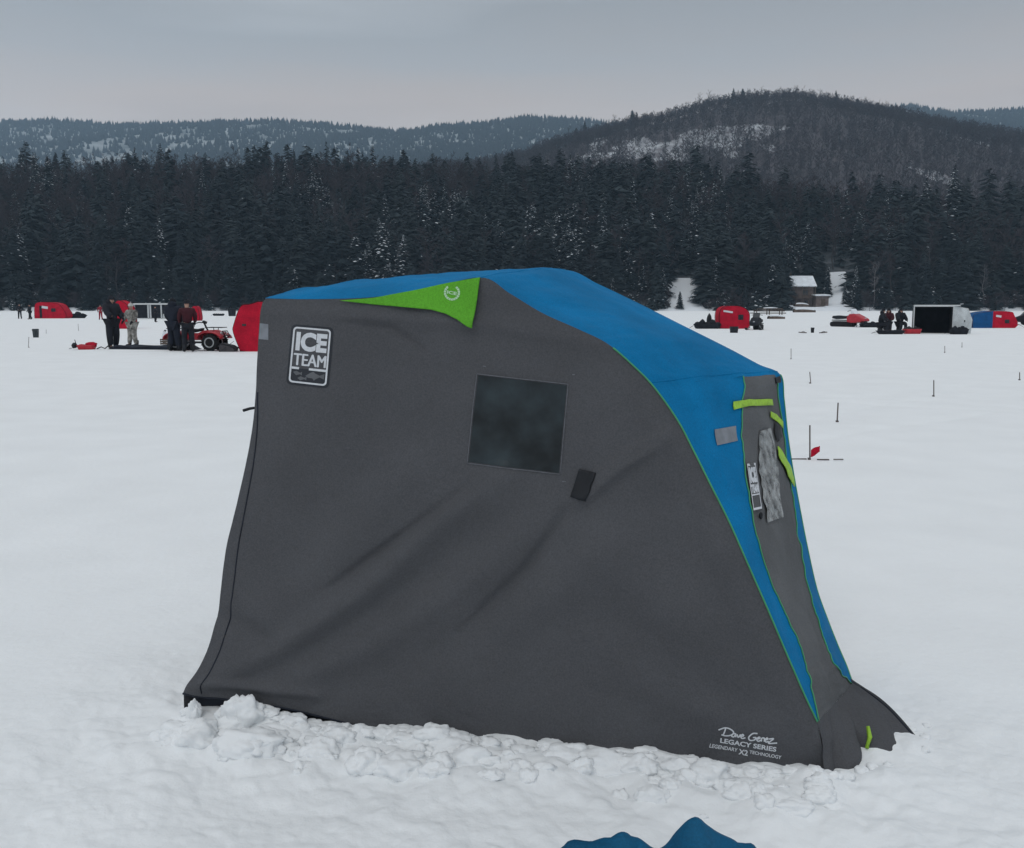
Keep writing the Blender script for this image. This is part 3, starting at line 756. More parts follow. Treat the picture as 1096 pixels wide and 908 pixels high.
# near wall
left_px = [(281, 319), (277, 340), (274.5, 380), (273, 420), (270, 455), (263, 495), (253, 540), (241, 590), (234, 630), (230, 668), (224, 692), (213, 716), (202, 732), (198, 741)]
hem_px = [(198, 741), (214, 745), (240, 748), (268, 751), (300, 757), (345, 768), (400, 781), (500, 798), (600, 813), (700, 823), (800, 829), (884, 829)]
left_ab = [near_ab(*p) for p in left_px]
bot = [near_ab(*p) for p in hem_px]
rightlow = [near_ab(*p) for p in ((884, 829), (880, 800))]
topab = []
for i in range(0, NR):
    p = Vector(Nc[i]); topab.append(near_ab(*proj(p)))
poly = [tuple(p) for p in catmull([Vector((*p, 0)) for p in left_ab], 5)[:, :2]][1:-1] + [tuple(p) for p in catmull([Vector((*p, 0)) for p in bot], 5)[:, :2]] + [rightlow[1]] + topab[::-1]
V, Fs = patch(poly, .0125, near_pt)
m = MB().add(V, Fs); wall = tbuild(m, 'side_wall', M_grey); wall['label'] = 'dark grey canvas side wall with diagonal creases'
# dark inner skirt and sled edge below the hem
m = MB(); hw = [near_pt(*p) for p in catmull([Vector((*p, 0)) for p in bot], 5)[:, :2]]
m.grid(lambda u, v: (lambda q: Vector((q.x, q.y, q.z)) * (1 - v) + Vector((q.x, q.y, -.06)) * v + into * (.012 + .06 * v + (.07 if u < .05 else 0)))(hw[min(int(u * (len(hw) - 1) + .5), len(hw) - 1)]), len(hw) - 1, 4)
tbuild(m, 'ground_skirt', M_hem)
m = MB(); m.tube([q + nrm * .001 for q in hw], .004, 6); tbuild(m, 'hem', M_hem)
# stitched seam a little inside the left edge
lw = catmull([Vector((*near_ab(px_ + off, py_), 0)) for (px_, py_), off in zip(left_px[3:], [2, 5, 8, 10, 13, 15, 14, 14, 15, 17, 20])], 5)
m = MB(); m.tube([near_pt(p[0], p[1], .0005) for p in lw], .0028, 5); tbuild(m, 'stitched_seam', M_hem)
# left (back) wall: wraps away from the near wall's left edge
lwall = [near_pt(*p[:2]) for p in catmull([Vector((*p, 0)) for p in left_ab], 5)]
F0 = Vector(Fc[0])
def backp(u, v):
    q = lwall[min(int(u * (len(lwall) - 1) + .5), len(lwall) - 1)]; top = lwall[0]
    far = F0 + (q - top) * Vector((1, 1, 1)).length / math.sqrt(3)
    far = Vector((F0.x + (q.x - top.x) * .9, F0.y + (q.y - top.y) * .2 - (top.y - q.y) * 0, q.z))
    p = q * (1 - v) + far * v
    if u > .999: p.z = -.05
    return p + Vector((.06 * math.sin(v * PI) * .5, 0, 0)) + e1 * .01 * mnoise.noise(p * 3) * min(1, 6 * v)
m = MB(); m.grid(backp, len(lwall) - 1, 14); tbuild(m, 'back_wall', M_grey)
# far wall
m = MB()
def farw(u, v):
    i = u * (NR - 1); q = Vector(Fc[int(round(i))]); g = Vector((q.x, q.y + .12 * q.z / 1.7, -.05)); base = q * (1 - v) + g * v
    return base + Vector((0, .04 * math.sin(v * PI), 0))
m.grid(farw, NR - 1, 12); tbuild(m, 'far_wall', M_grey)
m = MB(); fb0 = [backp(k / 12, 1) for k in range(13)]
m.grid(lambda u, v: fb0[int(round(u * 12))] * (1 - v) + Vector((F0.x, F0.y + .12 * fb0[int(round(u * 12))].z / 1.7, fb0[int(round(u * 12))].z)) * v, 12, 2); tbuild(m, 'far_wall_gusset', M_grey)

# door-end skirt spread over the snow
topc = [ev(20, t) for t in np.linspace(0, 1, 41)]
bpx = [(884, 830), (889, 827), (897, 824), (906, 825), (914, 824), (917, 812), (919, 802), (926, 803), (934, 808), (943, 811), (953, 811), (965, 806), (976, 801), (986, 795)]
botc = catmull([gp(a_, b_, .0) for a_, b_ in bpx], 3); botc = [Vector(botc[min(int(round(k / 40 * (len(botc) - 1))), len(botc) - 1)]) for k in range(41)]
def skp(u, v):
    j = int(round(u * 40)); a_ = topc[j]; b_ = botc[j]; p = a_ * (1 - v) + b_ * v
    fold = .020 * math.sin(u * 17 + v * 1.4) * math.sin(v * PI * .5) * min(1, u * 9)
    fold += .02 * mnoise.noise(Vector((u * 5, v * 3, 4))) * min(1, u * 9) * v
    fold += .007 * math.sin(u * 41 + v * 5) * math.sin(v * PI)
    p = p + Vector((.70, -.62, .1)).normalized() * fold + Vector((0, 0, .03 * math.sin(v * PI) * u))
    if v > .99: p.z -= .03
    return p
m = MB(); m.grid(skp, 40, 22); sk = tbuild(m, 'front_skirt', M_grey); sk['label'] = 'rumpled grey skirt spread over the snow below the door'
m = MB()
def skf(u, v):
    p0 = topc[-1]; e = botc[-1]; q = p0 * (1 - u) + e * u + Vector((0, 0, .035 * math.sin(u * PI))) ; back = Vector((p0.x - .05, p0.y + .35, -.03)) * (1 - u) + (e + Vector((-.12, .18, -.03))) * u
    return q * (1 - v) + back * v + Vector((0, 0, .03 * math.sin(v * PI) * (1 - u)))
m.grid(skf, 14, 8); tbuild(m, 'skirt_flap', M_grey)
m = MB(); m.tube([topc[-1]] + [skp(1, v) for v in np.linspace(.05, 1, 12)], .004, 6); tbuild(m, 'hem', M_hem)

# ---- pieces on the near wall
def npx_patch(pxpoly, off, name, m_, step=.012, solid=0, fn=None, parent=None):
    poly_ = [near_ab(*p) for p in pxpoly]
    V_, F_ = patch(poly_, step, lambda a, b: near_pt(a, b, (fn(a, b) if fn else off)))
    return tbuild(MB().add(V_, F_), name, m_, parent, solid=solid)
win = npx_patch([(511, 402), (606, 413), (597, 507), (500, 495)], .0025, 'window', M_vinyl); win['label'] = 'square dark vinyl window in the side wall'
m = MB()
for a_, b_ in (((509.5, 400.5), (607.5, 411.5)), ((607.5, 411.5), (598.5, 508.5)), ((598.5, 508.5), (498.5, 496.5)), ((498.5, 496.5), (509.5, 400.5))):
    m.tube([near_pt(*near_ab(a_[0] + (b_[0] - a_[0]) * k / 12, a_[1] + (b_[1] - a_[1]) * k / 12), .002) for k in range(13)], .0022, 5)
fr = tbuild(m, 'window_frame', M_printgrey)
fr.parent = win
npx_patch([(619, 503), (637, 506), (627, 537), (610, 532)], .009, 'velcro_tab', M_black, solid=.007)
npx_patch([(277, 346), (286, 347), (286, 364), (276, 363)], .002, 'reflective_patch', M_reflect)
for q in ((516, 392, 3), (612, 401, 3), (548, 503, 4), (601, 516, 4)):
    npx_patch([(q[0], q[1] - .6), (q[0] + q[2], q[1] - .3), (q[0] + q[2], q[1] + .8), (q[0], q[1] + .6)], .003, 'bar_tack', M_printgrey)
# green flap
fl_top = [(364, 322), (400, 319), (440, 311.5), (480, 303), (514, 297)]
fl = fl_top + [(511, 322), (506.5, 352), (501, 350), (490, 342), (478, 336), (462, 331.5), (440, 329.5), (400, 326)]
ftab = np.array([near_ab(*p) for p in fl_top])
def flap_off(a, b):
    h = np.interp(a, ftab[:, 0], ftab[:, 1]) - b
    return .008 + .20 * max(0, h) * (.6 + .4 * math.sin(a * 18)) + .004 * mnoise.noise(Vector((a * 9, b * 9, 0)))
flap = npx_patch(fl, 0, 'green_flap', M_green, step=.010, fn=flap_off, solid=.004); flap['label'] = 'bright green triangular flap with a round white emblem'
# ---- writing
def text_geo(body, bold=0.0, shear=0.0, space=1.0):
    cu = bpy.data.curves.new('t', 'FONT'); cu.body = body; cu.offset = bold; cu.shear = shear; cu.space_character = space; cu.resolution_u = 4
    o = bpy.data.objects.new('t', cu); C.objects.link(o); dg = bpy.context.evaluated_depsgraph_get(); dg.update()
    e = o.evaluated_get(dg); me = e.to_mesh(); vs = np.array([v.co[:2] for v in me.vertices]); fs = [tuple(p.vertices) for p in me.polygons]
    e.to_mesh_clear(); bpy.data.objects.remove(o); bpy.data.curves.remove(cu)
    mn, mx = vs.min(0), vs.max(0); vs = (vs - mn) / (mx - mn); return vs, fs
def quad_map(q):
    """q: TL TR BR BL in pixels; (u,v) with v down"""
    q = [np.array(p, float) for p in q]
    return lambda u, v: tuple((q[0] * (1 - u) + q[1] * u) * (1 - v) + (q[3] * (1 - u) + q[2] * u) * v)
def write(mb, body, Q, u0, v0, u1, v1, off, put, **k):
    vs, fs = text_geo(body, **k); mp_ = quad_map(Q)
    mb.add([put(mp_(u0 + (u1 - u0) * a_, v1 + (v0 - v1) * b_), off) for a_, b_ in vs], fs)
putn = lambda p, off: near_pt(*near_ab(*p), off)
def ngon(mb, pts, Q, off, put):
    mp_ = quad_map(Q); mb.add([put(mp_(*p), off) for p in pts], [tuple(range(len(pts)))])
def rrect(u0, v0, u1, v1, ru, rv, n=5):
    o = []
    for (cx, cy, a0) in ((u1 - ru, v0 + rv, -90), (u1 - ru, v1 - rv, 0), (u0 + ru, v1 - rv, 90), (u0 + ru, v0 + rv, 180)):
        o += [(cx + ru * math.cos(rad(a0 + 90 * k / n)), cy + rv * math.sin(rad(a0 + 90 * k / n))) for k in range(n + 1)]
    return o
def qpatch(uv, Q, off, name, m_, put, step=.06):
    mp_ = quad_map(Q); V_, F_ = patch(uv, step, lambda a, b: put(mp_(a, b), off)); return tbuild(MB().add(V_, F_), name, m_)
def badge(Q, put, parent_name='badge'):
    o1 = rrect(-.06, -.04, 1.06, 1.04, .12, .08); bk = qpatch(o1, Q, .0016, 'badge', mat('badge_ground', (.03, .034, .042), .7, noise=.1), put)
    g = qpatch(rrect(.03, .02, .97, .74, .05, .03), Q, .0024, 'badge_field', M_grey, put); g.parent = bk
    m_ = MB(); a_ = rrect(0, 0, 1, 1, .1, .066); b_ = rrect(.045, .030, .955, .970, .07, .045); n = len(a_); mp_ = quad_map(Q)
    m_.add([put(mp_(*p), .0032) for p in a_ + b_], [(i, (i + 1) % n, n + (i + 1) % n, n + i) for i in range(n)])
    for r_ in ((.045, .715, .24, .755), (.50, .715, .955, .755)):
        ngon(m_, [(r_[0], r_[1]), (r_[2], r_[1]), (r_[2], r_[3]), (r_[0], r_[3])], Q, .0032, put)
    write(m_, 'ICE', Q, .10, .085, .92, .425, .0034, put, bold=.05)
    write(m_, 'TEAM', Q, .07, .475, .915, .68, .0034, put); write(m_, 'TEAM', Q, .095, .475, .94, .68, .0038, put); write(m_, 'TEAM', Q, .083, .47, .928, .685, .0042, put)
    w_ = tbuild(m_, 'badge_lettering', M_white, smooth=False); w_.parent = bk
    mg = mat('badge_grey', (.12, .125, .135), .8, noise=.1)     # leaf cutting the C and E, and the fish below
    qpatch([(.37, .255), (.44, .245), (.45, .205), (.52, .22), (.56, .195), (.59, .235), (.70, .265), (.60, .295), (.56, .325), (.52, .305), (.45, .325), (.44, .285), (.37, .275)], Q, .0042, 'leaf', M_grey, put, .03).parent = bk
    for fp in ([(.09, .81), (.18, .785), (.28, .815), (.33, .79), (.33, .86), (.28, .84), (.18, .865)], [(.22, .91), (.30, .875), (.40, .895), (.46, .875), (.46, .94), (.40, .92), (.30, .95)],
               [(.42, .86), (.54, .80), (.62, .77), (.68, .80), (.80, .83), (.93, .79), (.92, .89), (.80, .86), (.70, .90), (.66, .93), (.61, .89), (.50, .89)]):
        qpatch(fp, Q, .0034, 'fish', mg, put, .03).parent = bk
    return bk
badge([(313.5, 349.5), (354, 353), (348.5, 413.5), (308, 409)], putn)['label'] = 'rectangular ICE TEAM badge printed on the side wall'
# maker's writing low on the wall
def cpx(x, y): return (750 + x / 10.96, 765 + y / 10.96)
m = MB()
strokes = [[(210, 168), (285, 140), (350, 158), (385, 198), (350, 232), (290, 240), (245, 228)], [(292, 142), (280, 185), (262, 232)],
           [(412, 212), (380, 212), (362, 240), (385, 252), (408, 222), (410, 252)], [(425, 220), (440, 256), (465, 220)], [(466, 244), (500, 236), (490, 218), (468, 240), (482, 268), (520, 260)],
           [(660, 205), (610, 205), (562, 250), (575, 290), (625, 285), (645, 255), (612, 255)], [(655, 275), (692, 262), (680, 248), (655, 275), (672, 300), (705, 285)],
           [(708, 300), (714, 262), (742, 262), (744, 302)], [(752, 285), (785, 272), (772, 258), (752, 285), (765, 308), (792, 298)], [(800, 270), (850, 268), (790, 322), (890, 318)]]
oo = .002
for st_ in strokes:
    P_ = catmull([Vector((*cpx(*p), 0)) for p in st_], 4)
    for i in range(len(P_) - 1):
        a_, b_ = P_[i][:2], P_[i + 1][:2]; d = b_ - a_; L_ = max(np.hypot(*d), 1e-6); n_ = np.array((-d[1], d[0])) / L_ * .75; d = d / L_ * .25
        oo += .00001; m.add([putn(tuple(q), oo) for q in (a_ - d + n_, a_ - d - n_, b_ + d - n_, b_ + d + n_)], [(0, 1, 2, 3)])
write(m, 'LEGACY SERIES', [cpx(232, 268), cpx(888, 372), cpx(882, 432), cpx(226, 328)], 0, 0, 1, 1, .002, putn, bold=.03)
write(m, 'LEGENDARY', [cpx(112, 338), cpx(435, 394), cpx(430, 436), cpx(98, 384)], 0, 0, 1, 1, .002, putn, bold=.02)
write(m, 'X2', [cpx(448, 396), cpx(556, 418), cpx(550, 486), cpx(440, 464)], 0, 0, 1, 1, .0022, putn, bold=.03)
write(m, 'TECHNOLOGY', [cpx(575, 416), cpx(948, 478), cpx(942, 522), cpx(570, 456)], 0, 0, 1, 1, .002, putn, bold=.02)
wr = tbuild(m, 'maker_lettering', M_white, smooth=False); wr['label'] = 'white signature and series name printed low on the side wall'
# emblem on the flap
def putf(p, off):
    a_, b_ = near_ab(*p); return near_pt(a_, b_, flap_off(a_, b_) + off)
m = MB(); cx_, cy_, rr_ = 484.3, 313.5, 7.6
for k in range(15):
    t0 = rad(-55 + k * 19.5); t1 = t0 + rad(15)
    q = [(cx_ + rr_ * r_ * math.cos(t), cy_ + rr_ * r_ * math.sin(t)) for r_, t in ((.8, t0), (1.16, t0 + .06), (1.1, t1 + .1), (.82, t1))]
    m.add([putf(p, .0015) for p in q], [(0, 1, 2, 3)])
write(m, 'ICE', [(479.3, 311), (489.6, 313), (489.3, 316.6), (479, 314.6)], 0, 0, 1, 1, .0017, putf, bold=.04)
em = tbuild(m, 'round_emblem', mat('pale_green_print', (.45, .68, .42), .7, noise=.1), smooth=False); em.parent = flap

# ---- pieces on the door end
gs = np.arange(RT - 1, 20.001, .02); gt = np.linspace(0, 1, 161); tab = []
for s in gs[::2]:
    for t in gt:
        tab.append((*proj(ev(s, t)), s, t))
tab = np.array(tab)
def inv(px, py):
    d = (tab[:, 0] - px)**2 + (tab[:, 1] - py)**2; k = np.argsort(d)[:6]; s_, t_ = float(tab[k[0], 2]), float(tab[k[0], 3])
    for _ in range(4):
        x0_, y0_ = proj(ev(s_, t_)); xs_, ys_ = proj(ev(s_ + .02, t_)); xt_, yt_ = proj(ev(s_, t_ + .004))
        a11, a21, a12, a22 = (xs_ - x0_) / .02, (ys_ - y0_) / .02, (xt_ - x0_) / .004, (yt_ - y0_) / .004; dt = a11 * a22 - a12 * a21
        if abs(dt) < 1e-6: break
        ex, ey = px - x0_, py - y0_; s_ += (ex * a22 - ey * a12) / dt; t_ += (a11 * ey - a21 * ex) / dt
    return s_, t_
def fpx(pxpoly, off, name, m_, crumple=0, solid=0, thick=.1):
    st = [inv(*p) for p in pxpoly]
    V_, F_ = patch([(s * .08, t * .9) for s, t in st], .012, lambda a, b: ev(a / .08, b / .9, off + crumple * mnoise.noise(Vector((a * 30, b * 40, 1)))))
    return tbuild(MB().add(V_, F_), name, m_, solid=solid)
fpx([(764, 460), (787, 456), (789, 472), (767, 477)], .003, 'reflective_patch', M_reflect)
fpx([(812, 462), (824, 458), (829, 480), (833, 515), (837, 554), (820, 560), (814, 520), (811, 490)], .006, 'door_window', M_clear, crumple=.006)['label'] = 'crumpled clear plastic window in the door'
fpx([(784, 430.5), (800, 428), (825, 428), (826, 434.5), (800, 435), (784, 439)], .008, 'strap', M_strap, solid=.004)
fpx([(823, 441), (829, 444), (836, 452), (836, 459), (829, 451), (823, 447)], .010, 'strap', M_strap, solid=.003)
fpx([(830, 478), (838, 490), (847, 512), (848, 522), (841, 510), (831, 488)], .012, 'strap', M_strap, solid=.003)
fpx([(828, 452), (833, 456), (835, 468), (830, 474), (827, 462)], .009, 'door_gap', M_black)
fpx([(829, 405), (834, 403), (835, 410), (830, 411)], .006, 'hub_cap', M_black, solid=.005)
def putd(p, off): s, t = inv(*p); return ev(s, t, off + .002)
Qd = [(797.5, 497), (806.5, 496), (813.5, 545), (804.5, 547)]
db = qpatch([(0, 0), (1, 0), (1, 1), (0, 1)], Qd, .004, 'door_badge', M_grey2, putd, .1); db['label'] = 'white ICE TEAM badge seen edge-on beside the door window'
m = MB()
for r_ in ((0, 0, 1, .05), (0, .95, 1, 1), (0, .05, .07, .95), (.93, .05, 1, .95), (.07, .66, .93, .69)):
    ngon(m, [(r_[0], r_[1]), (r_[2], r_[1]), (r_[2], r_[3]), (r_[0], r_[3])], Qd, .0058, putd)
write(m, 'ICE', Qd, .10, .08, .90, .42, .006, putd, bold=.09); write(m, 'TEAM', Qd, .08, .45, .92, .64, .006, putd, bold=.07)
l_ = tbuild(m, 'badge_lettering', M_white, smooth=False); l_.parent = db
m = MB(); m.blob(ev(*inv(811, 553), .012), (.008, .008, .014), 2, .1); tbuild(m, 'zip_pull', M_black)
# strap end by the skirt and clips on the left edge
p0 = skp(.62, .80) + Vector((.01, -.02, 0)); m = MB(); m.tube([p0 + Vector((0, 0, .055)), p0 + Vector((.004, -.012, .02)), p0 + Vector((-.012, -.03, -.015))], [.007, .009, .007], 6); tbuild(m, 'strap_end', M_strap)
for (px_, py_, l2) in ((263, 438, .045), (267, 457, .016)):
    q = near_pt(*near_ab(px_ + 9, py_ - 1)) + into * .02
    m = MB(); m.tube([q, q + Vector((-l2 * .6, 0, -.004)), q + Vector((-l2 * 1.2, 0, -.012))], [.005, .006, .006], 6); tbuild(m, 'edge_clip', M_black)

# ------------------------------------------------------------------ banked snow against the tent
m = MB(); k = 0
top_out = curve([(200, 764), (206, 757), (214, 748), (221, 752), (224, 775), (237, 775), (242, 760), (256, 750), (268, 739), (280, 748), (292, 756), (300, 760), (330, 764), (345, 772), (372, 771), (392, 783), (408, 776), (430, 779), (452, 790), (462, 794), (470, 784), (490, 783), (520, 799), (560, 812), (575, 802), (600, 812), (680, 818), (720, 815), (760, 824), (800, 818), (850, 828), (870, 824), (885, 834)])
def clod(px_, py_top, half, fr=.05, flat=.12, zr=1.0):
    """a lump standing in front of the hem whose top reaches py_top"""
    global k
    k += 1
    a_, b_ = near_ab(px_, 800); g = A + e1 * a_ - into * fr; h0 = float(H(g.x, g.y))
    D = g.y; top = at(px_, py_top, D).z
    hh = max(top - h0, .02); rr = half * D / F
    m.blob((g.x, g.y, h0 + hh * .30 - .01), (rr, rr * .8, hh * .72 * zr), 4, .34, 1.7, k, flat * .5)
for px_, hf in ((207, 7), (215, 7), (250, 12), (262, 15), (274, 16), (288, 14), (306, 12), (322, 14), (338, 11), (354, 14), (370, 15), (384, 9), (402, 10), (416, 14), (434, 14), (448, 11), (467, 8), (480, 14), (495, 14), (510, 11), (528, 10), (545, 9), (572, 8), (590, 13), (615, 12), (640, 13), (664, 12), (690, 12), (716, 12), (740, 10), (762, 11), (785, 10), (803, 12), (825, 11), (845, 9), (868, 10), (890, 8)):
    clod(px_, float(top_out(px_)) + random.uniform(-1, 1), hf * 1.15, random.uniform(.03, .07))
for i in range(46):       # bigger soft lumps half sunk in the trampled bank
    a_ = random.uniform(-.04, 2.3); f_ = random.uniform(.06, .30); g = A + e1 * a_ - into * f_; h0 = float(H(g.x, g.y)); k += 1
    r_ = random.uniform(.04, .085) * (1.1 - f_) * (1.15 if a_ < .9 else .85)
    m.blob((g.x, g.y, h0 - r_ * .12), (r_ * random.uniform(.9, 1.7), r_, r_ * random.uniform(.6, .95)), 4, .36, 1.6, k, .05)
for i in range(70):       # crumbs and broken lumps in front
    a_ = random.uniform(-.1, 2.35); f_ = .07 + abs(random.gauss(0, .12)); g = A + e1 * a_ - into * f_; h0 = float(H(g.x, g.y))
    r_ = random.uniform(.008, .035) * (1.2 - .6 * min(f_, 1)); k += 1
    m.blob((g.x, g.y, h0 - r_ * .25), (r_ * random.uniform(.8, 1.7), r_, r_ * random.uniform(.5, .9)), 3, .5, 1.5, k, .06)
for (a_, b_, r_) in ((934, 822, 7), (922, 826, 8), (950, 820, 5), (975, 783, 6), (990, 790, 6), (992, 776, 5), (905, 832, 10), (990, 806, 6)):
    g = gp(a_, b_); k += 1; m.blob((g.x, g.y, float(H(g.x, g.y)) + .0), (r_ * g.y / F, r_ * g.y / F, r_ * .6 * g.y / F), 3, .3, 2, k, .1)
for (a_, b_, r_) in ((203, 784, 10), (222, 796, 9), (240, 790, 12)):
    g = gp(a_, b_); k += 1; m.blob((g.x, g.y, float(H(g.x, g.y)) - .01), (r_ * g.y / F, r_ * g.y / F, r_ * .8 * g.y / F), 3, .3, 2, k, .1)
o = m.build('banked_snow', M_snow, smooth=True); tag(o, 'broken lumps of snow banked along the foot of the tent', kind='stuff')

# ------------------------------------------------------------------ blue fabric at the lower edge
def tarp():
    Y0 = 2.15; c = at(712, 900, Y0)
    t = thing('crumpled_tarp', 'crumpled blue fabric heap at the bottom edge of the picture', 'tarp', (c.x, Y0 - .12, 0))
    zt = [(-.38, 0), (-.27, at(593, 915, Y0).z), (-.22, at(612, 901, Y0).z), (-.15, at(644, 892, Y0).z), (-.09, at(672, 895, Y0).z), (-.01, at(706, 907, Y0).z), (.03, at(728, 892, Y0).z), (.075, at(752, 881, Y0).z), (.13, at(778, 886, Y0).z), (.20, at(808, 900, Y0).z), (.24, at(825, 914, Y0).z), (.36, 0)]
    zx = np.array(zt)
    xs_ = catmull([Vector((a_, 0, b_)) for a_, b_ in zt], 2)
    def fn(u, v):
        x = -.38 + .74 * u; z = float(np.interp(x, xs_[:, 0], xs_[:, 2])); yy = (v - .5) * .62
        k_ = max(0, 1 - abs(yy - .12) / (.19 if yy > .12 else .5))**.6
        z = z * k_ * (1 + .12 * mnoise.noise(Vector((x * 9, yy * 7, 0)))) + (.020 * abs(mnoise.noise(Vector((x * 16 + yy * 9, yy * 6, 3)))) - .012 * abs(mnoise.noise(Vector((x * 9 - yy * 12, yy * 3, 9))))) * k_
        return Vector((x, yy, max(z, -.02)))
    MB().grid(fn, 90, 50).build('fabric', M_tarp, t, smooth=True)
tarp()

# ================================================================== people
def skin_mesh(name, verts, edges, radii, sub=1):
    me = bpy.data.meshes.new(name); me.from_pydata([tuple(v) for v in verts], edges, [])
    o = bpy.data.objects.new(name, me); C.objects.link(o); o.modifiers.new('s', 'SKIN'); ss = o.modifiers.new('u', 'SUBSURF'); ss.levels = sub; ss.render_levels = sub
    for i, r in enumerate(radii): me.skin_vertices[0].data[i].radius = (r, r) if not isinstance(r, tuple) else r
    me.skin_vertices[0].data[0].use_root = True
    dg = bpy.context.evaluated_depsgraph_get(); dg.update(); e = o.evaluated_get(dg)
    nm = bpy.data.meshes.new_from_object(e); nm.name = name; bpy.data.objects.remove(o)
    nm.polygons.foreach_set('use_smooth', [True] * len(nm.polygons)); return nm
def person(px, py, label, jacket, trousers, h=1.75, face=0, pose='stand', hat=None, bulk=1.0, arm=(.15, .15), loc=None, group=None, hood=False, long_coat=False):
    k = h / 1.75; g = gp(px, py) if loc is None else Vector(loc)
    t = thing('person', label, 'person', (g.x, g.y, float(H(g.x, g.y))), face, group)
    hip = .90; drop = 0
    if pose == 'sit': hip = .47
    P = {}; P['pel'] = (0, 0, hip + .05); fwd = -.0
    lean = -.10 if pose == 'sit' else (-.05 if pose == 'stoop' else 0)      # faces -y
    P['sp'] = (0, lean * .4, hip + .28); P['ch'] = (0, lean, hip + .48); P['nk'] = (0, lean - .01, hip + .62); P['hd'] = (0, lean - .03, hip + .72); P['tp'] = (0, lean - .02, hip + .83)
    for s, q in ((-1, 'l'), (1, 'r')):
        P[q + 'sh'] = (s * .20, lean, hip + .52)
        ab = arm[0] if s < 0 else arm[1]           # forward reach 0..1
        el_ = (s * .27, lean - .12 * ab * 2, hip + .27 + .05 * ab); P[q + 'el'] = el_
        P[q + 'wr'] = (s * (.27 - .12 * ab), lean - .10 - .42 * ab, hip + .04 + .34 * ab)
        P[q + 'hp'] = (s * .10, 0, hip)
        if pose == 'sit':
            P[q + 'kn'] = (s * .15, -.42, .50); P[q + 'an'] = (s * .16, -.40, .09)
        else:
            st_ = .05 * s if pose == 'stand' else .14 * s
            P[q + 'kn'] = (s * .12, -.02 - st_ * .5, .48); P[q + 'an'] = (s * .14, st_, .09)
        a_ = P[q + 'an']; P[q + 'to'] = (a_[0], a_[1] - .15, .045)
    P = {a_: Vector(b_) * k for a_, b_ in P.items()}
    def graph(names, edges, R, nm, m_):
        ix = {n: i for i, n in enumerate(names)}
        me = skin_mesh(nm, [P[n] for n in names], [(ix[a_], ix[b_]) for a_, b_ in edges], [R[n] * k for n in names]); me.materials.append(m_); return link(nm, me, t)
    full = ['pel', 'sp', 'ch', 'nk', 'hd', 'tp'] + [q + n for q in 'lr' for n in ('sh', 'el', 'wr', 'hp', 'kn', 'an', 'to')]
    E = [('pel', 'sp'), ('sp', 'ch'), ('ch', 'nk'), ('nk', 'hd'), ('hd', 'tp')]
    for q in 'lr': E += [('ch', q + 'sh'), (q + 'sh', q + 'el'), (q + 'el', q + 'wr'), ('pel', q + 'hp'), (q + 'hp', q + 'kn'), (q + 'kn', q + 'an'), (q + 'an', q + 'to')]
    R = dict(pel=.11, sp=.10, ch=.12, nk=.055, hd=.095, tp=.075)
    for q in 'lr': R.update({q + 'sh': .06, q + 'el': .042, q + 'wr': .03, q + 'hp': .08, q + 'kn': .055, q + 'an': .04, q + 'to': .035})
    graph(full, E, R, 'body', M_skin)
    b = bulk
    RJ = dict(pel=.150 * min(b, 1.15), sp=.155 * b, ch=.165 * b, nk=.085)
    for q in 'lr': RJ.update({q + 'sh': .095 * b, q + 'el': .072 * b, q + 'wr': .052 * b})
    nj = ['pel', 'sp', 'ch', 'nk'] + [q + n for q in 'lr' for n in ('sh', 'el', 'wr')]
    ej = [('pel', 'sp'), ('sp', 'ch'), ('ch', 'nk')] + [e for q in 'lr' for e in (('ch', q + 'sh'), (q + 'sh', q + 'el'), (q + 'el', q + 'wr'))]
    if long_coat:
        P['low'] = P['pel'] + Vector((0, 0, -.28 * k)); nj.append('low'); ej.append(('pel', 'low')); RJ['low'] = .175 * min(b, 1.25)
    graph(nj, ej, RJ, 'jacket', jacket)
    b = min(b, 1.3); RT_ = dict(pel=.14 * b)
    for q in 'lr': RT_.update({q + 'hp': .115 * b, q + 'kn': .088 * b, q + 'an': .072 * b})
    nt_ = ['pel'] + [q + n for q in 'lr' for n in ('hp', 'kn', 'an')]; et = [e for q in 'lr' for e in (('pel', q + 'hp'), (q + 'hp', q + 'kn'), (q + 'kn', q + 'an'))]
    graph(nt_, et, RT_, 'trousers', trousers)
    for q in 'lr':
        a_ = P[q + 'an']; mb = MB(); mb.tube([a_ + Vector((0, .03, .16)) * k, a_ + Vector((0, .03, .04)) * k, a_ + Vector((0, .02, -.04)) * k], [.075 * k, .07 * k, .065 * k], 10)
        mb.blob(a_ + Vector((0, -.07, -.035)) * k, (.055 * k, .15 * k, .05 * k), 2, .05); mb.build('boot', M_black, t, smooth=True)
        wv = P[q + 'wr']; d = (wv - P[q + 'el']).normalized(); sdv = d.cross(Vector((1, 0, 0))).normalized(); mb = MB()
        mb.blob(wv + d * .05 * k, (.042 * k, .045 * k, .055 * k), 2, .03)
        for j, l2 in enumerate((.055, .068, .072, .066)):
            r0 = wv + d * .085 * k + sdv * (.03 - .02 * j) * k; mb.tube([r0, r0 + d * l2 * .55 * k, r0 + (d * .9 + Vector((0, -.3, -.3))) * l2 * k], [.012 * k, .011 * k, .008 * k], 5)
        r0 = wv + d * .03 * k; mb.tube([r0, r0 + (sdv + d * .6).normalized() * .06 * k, r0 + (sdv * .7 + d).normalized() * .095 * k], [.014 * k, .012 * k, .009 * k], 5)
        mb.build('glove', M_dark, t, smooth=True)
    hd = P['hd']; mb = MB(); mb.lathe([(.001, .155), (.05, .15), (.088, .12), (.106, .07), (.108, .03), (.100, .02)], (0, 0, 0), 16)
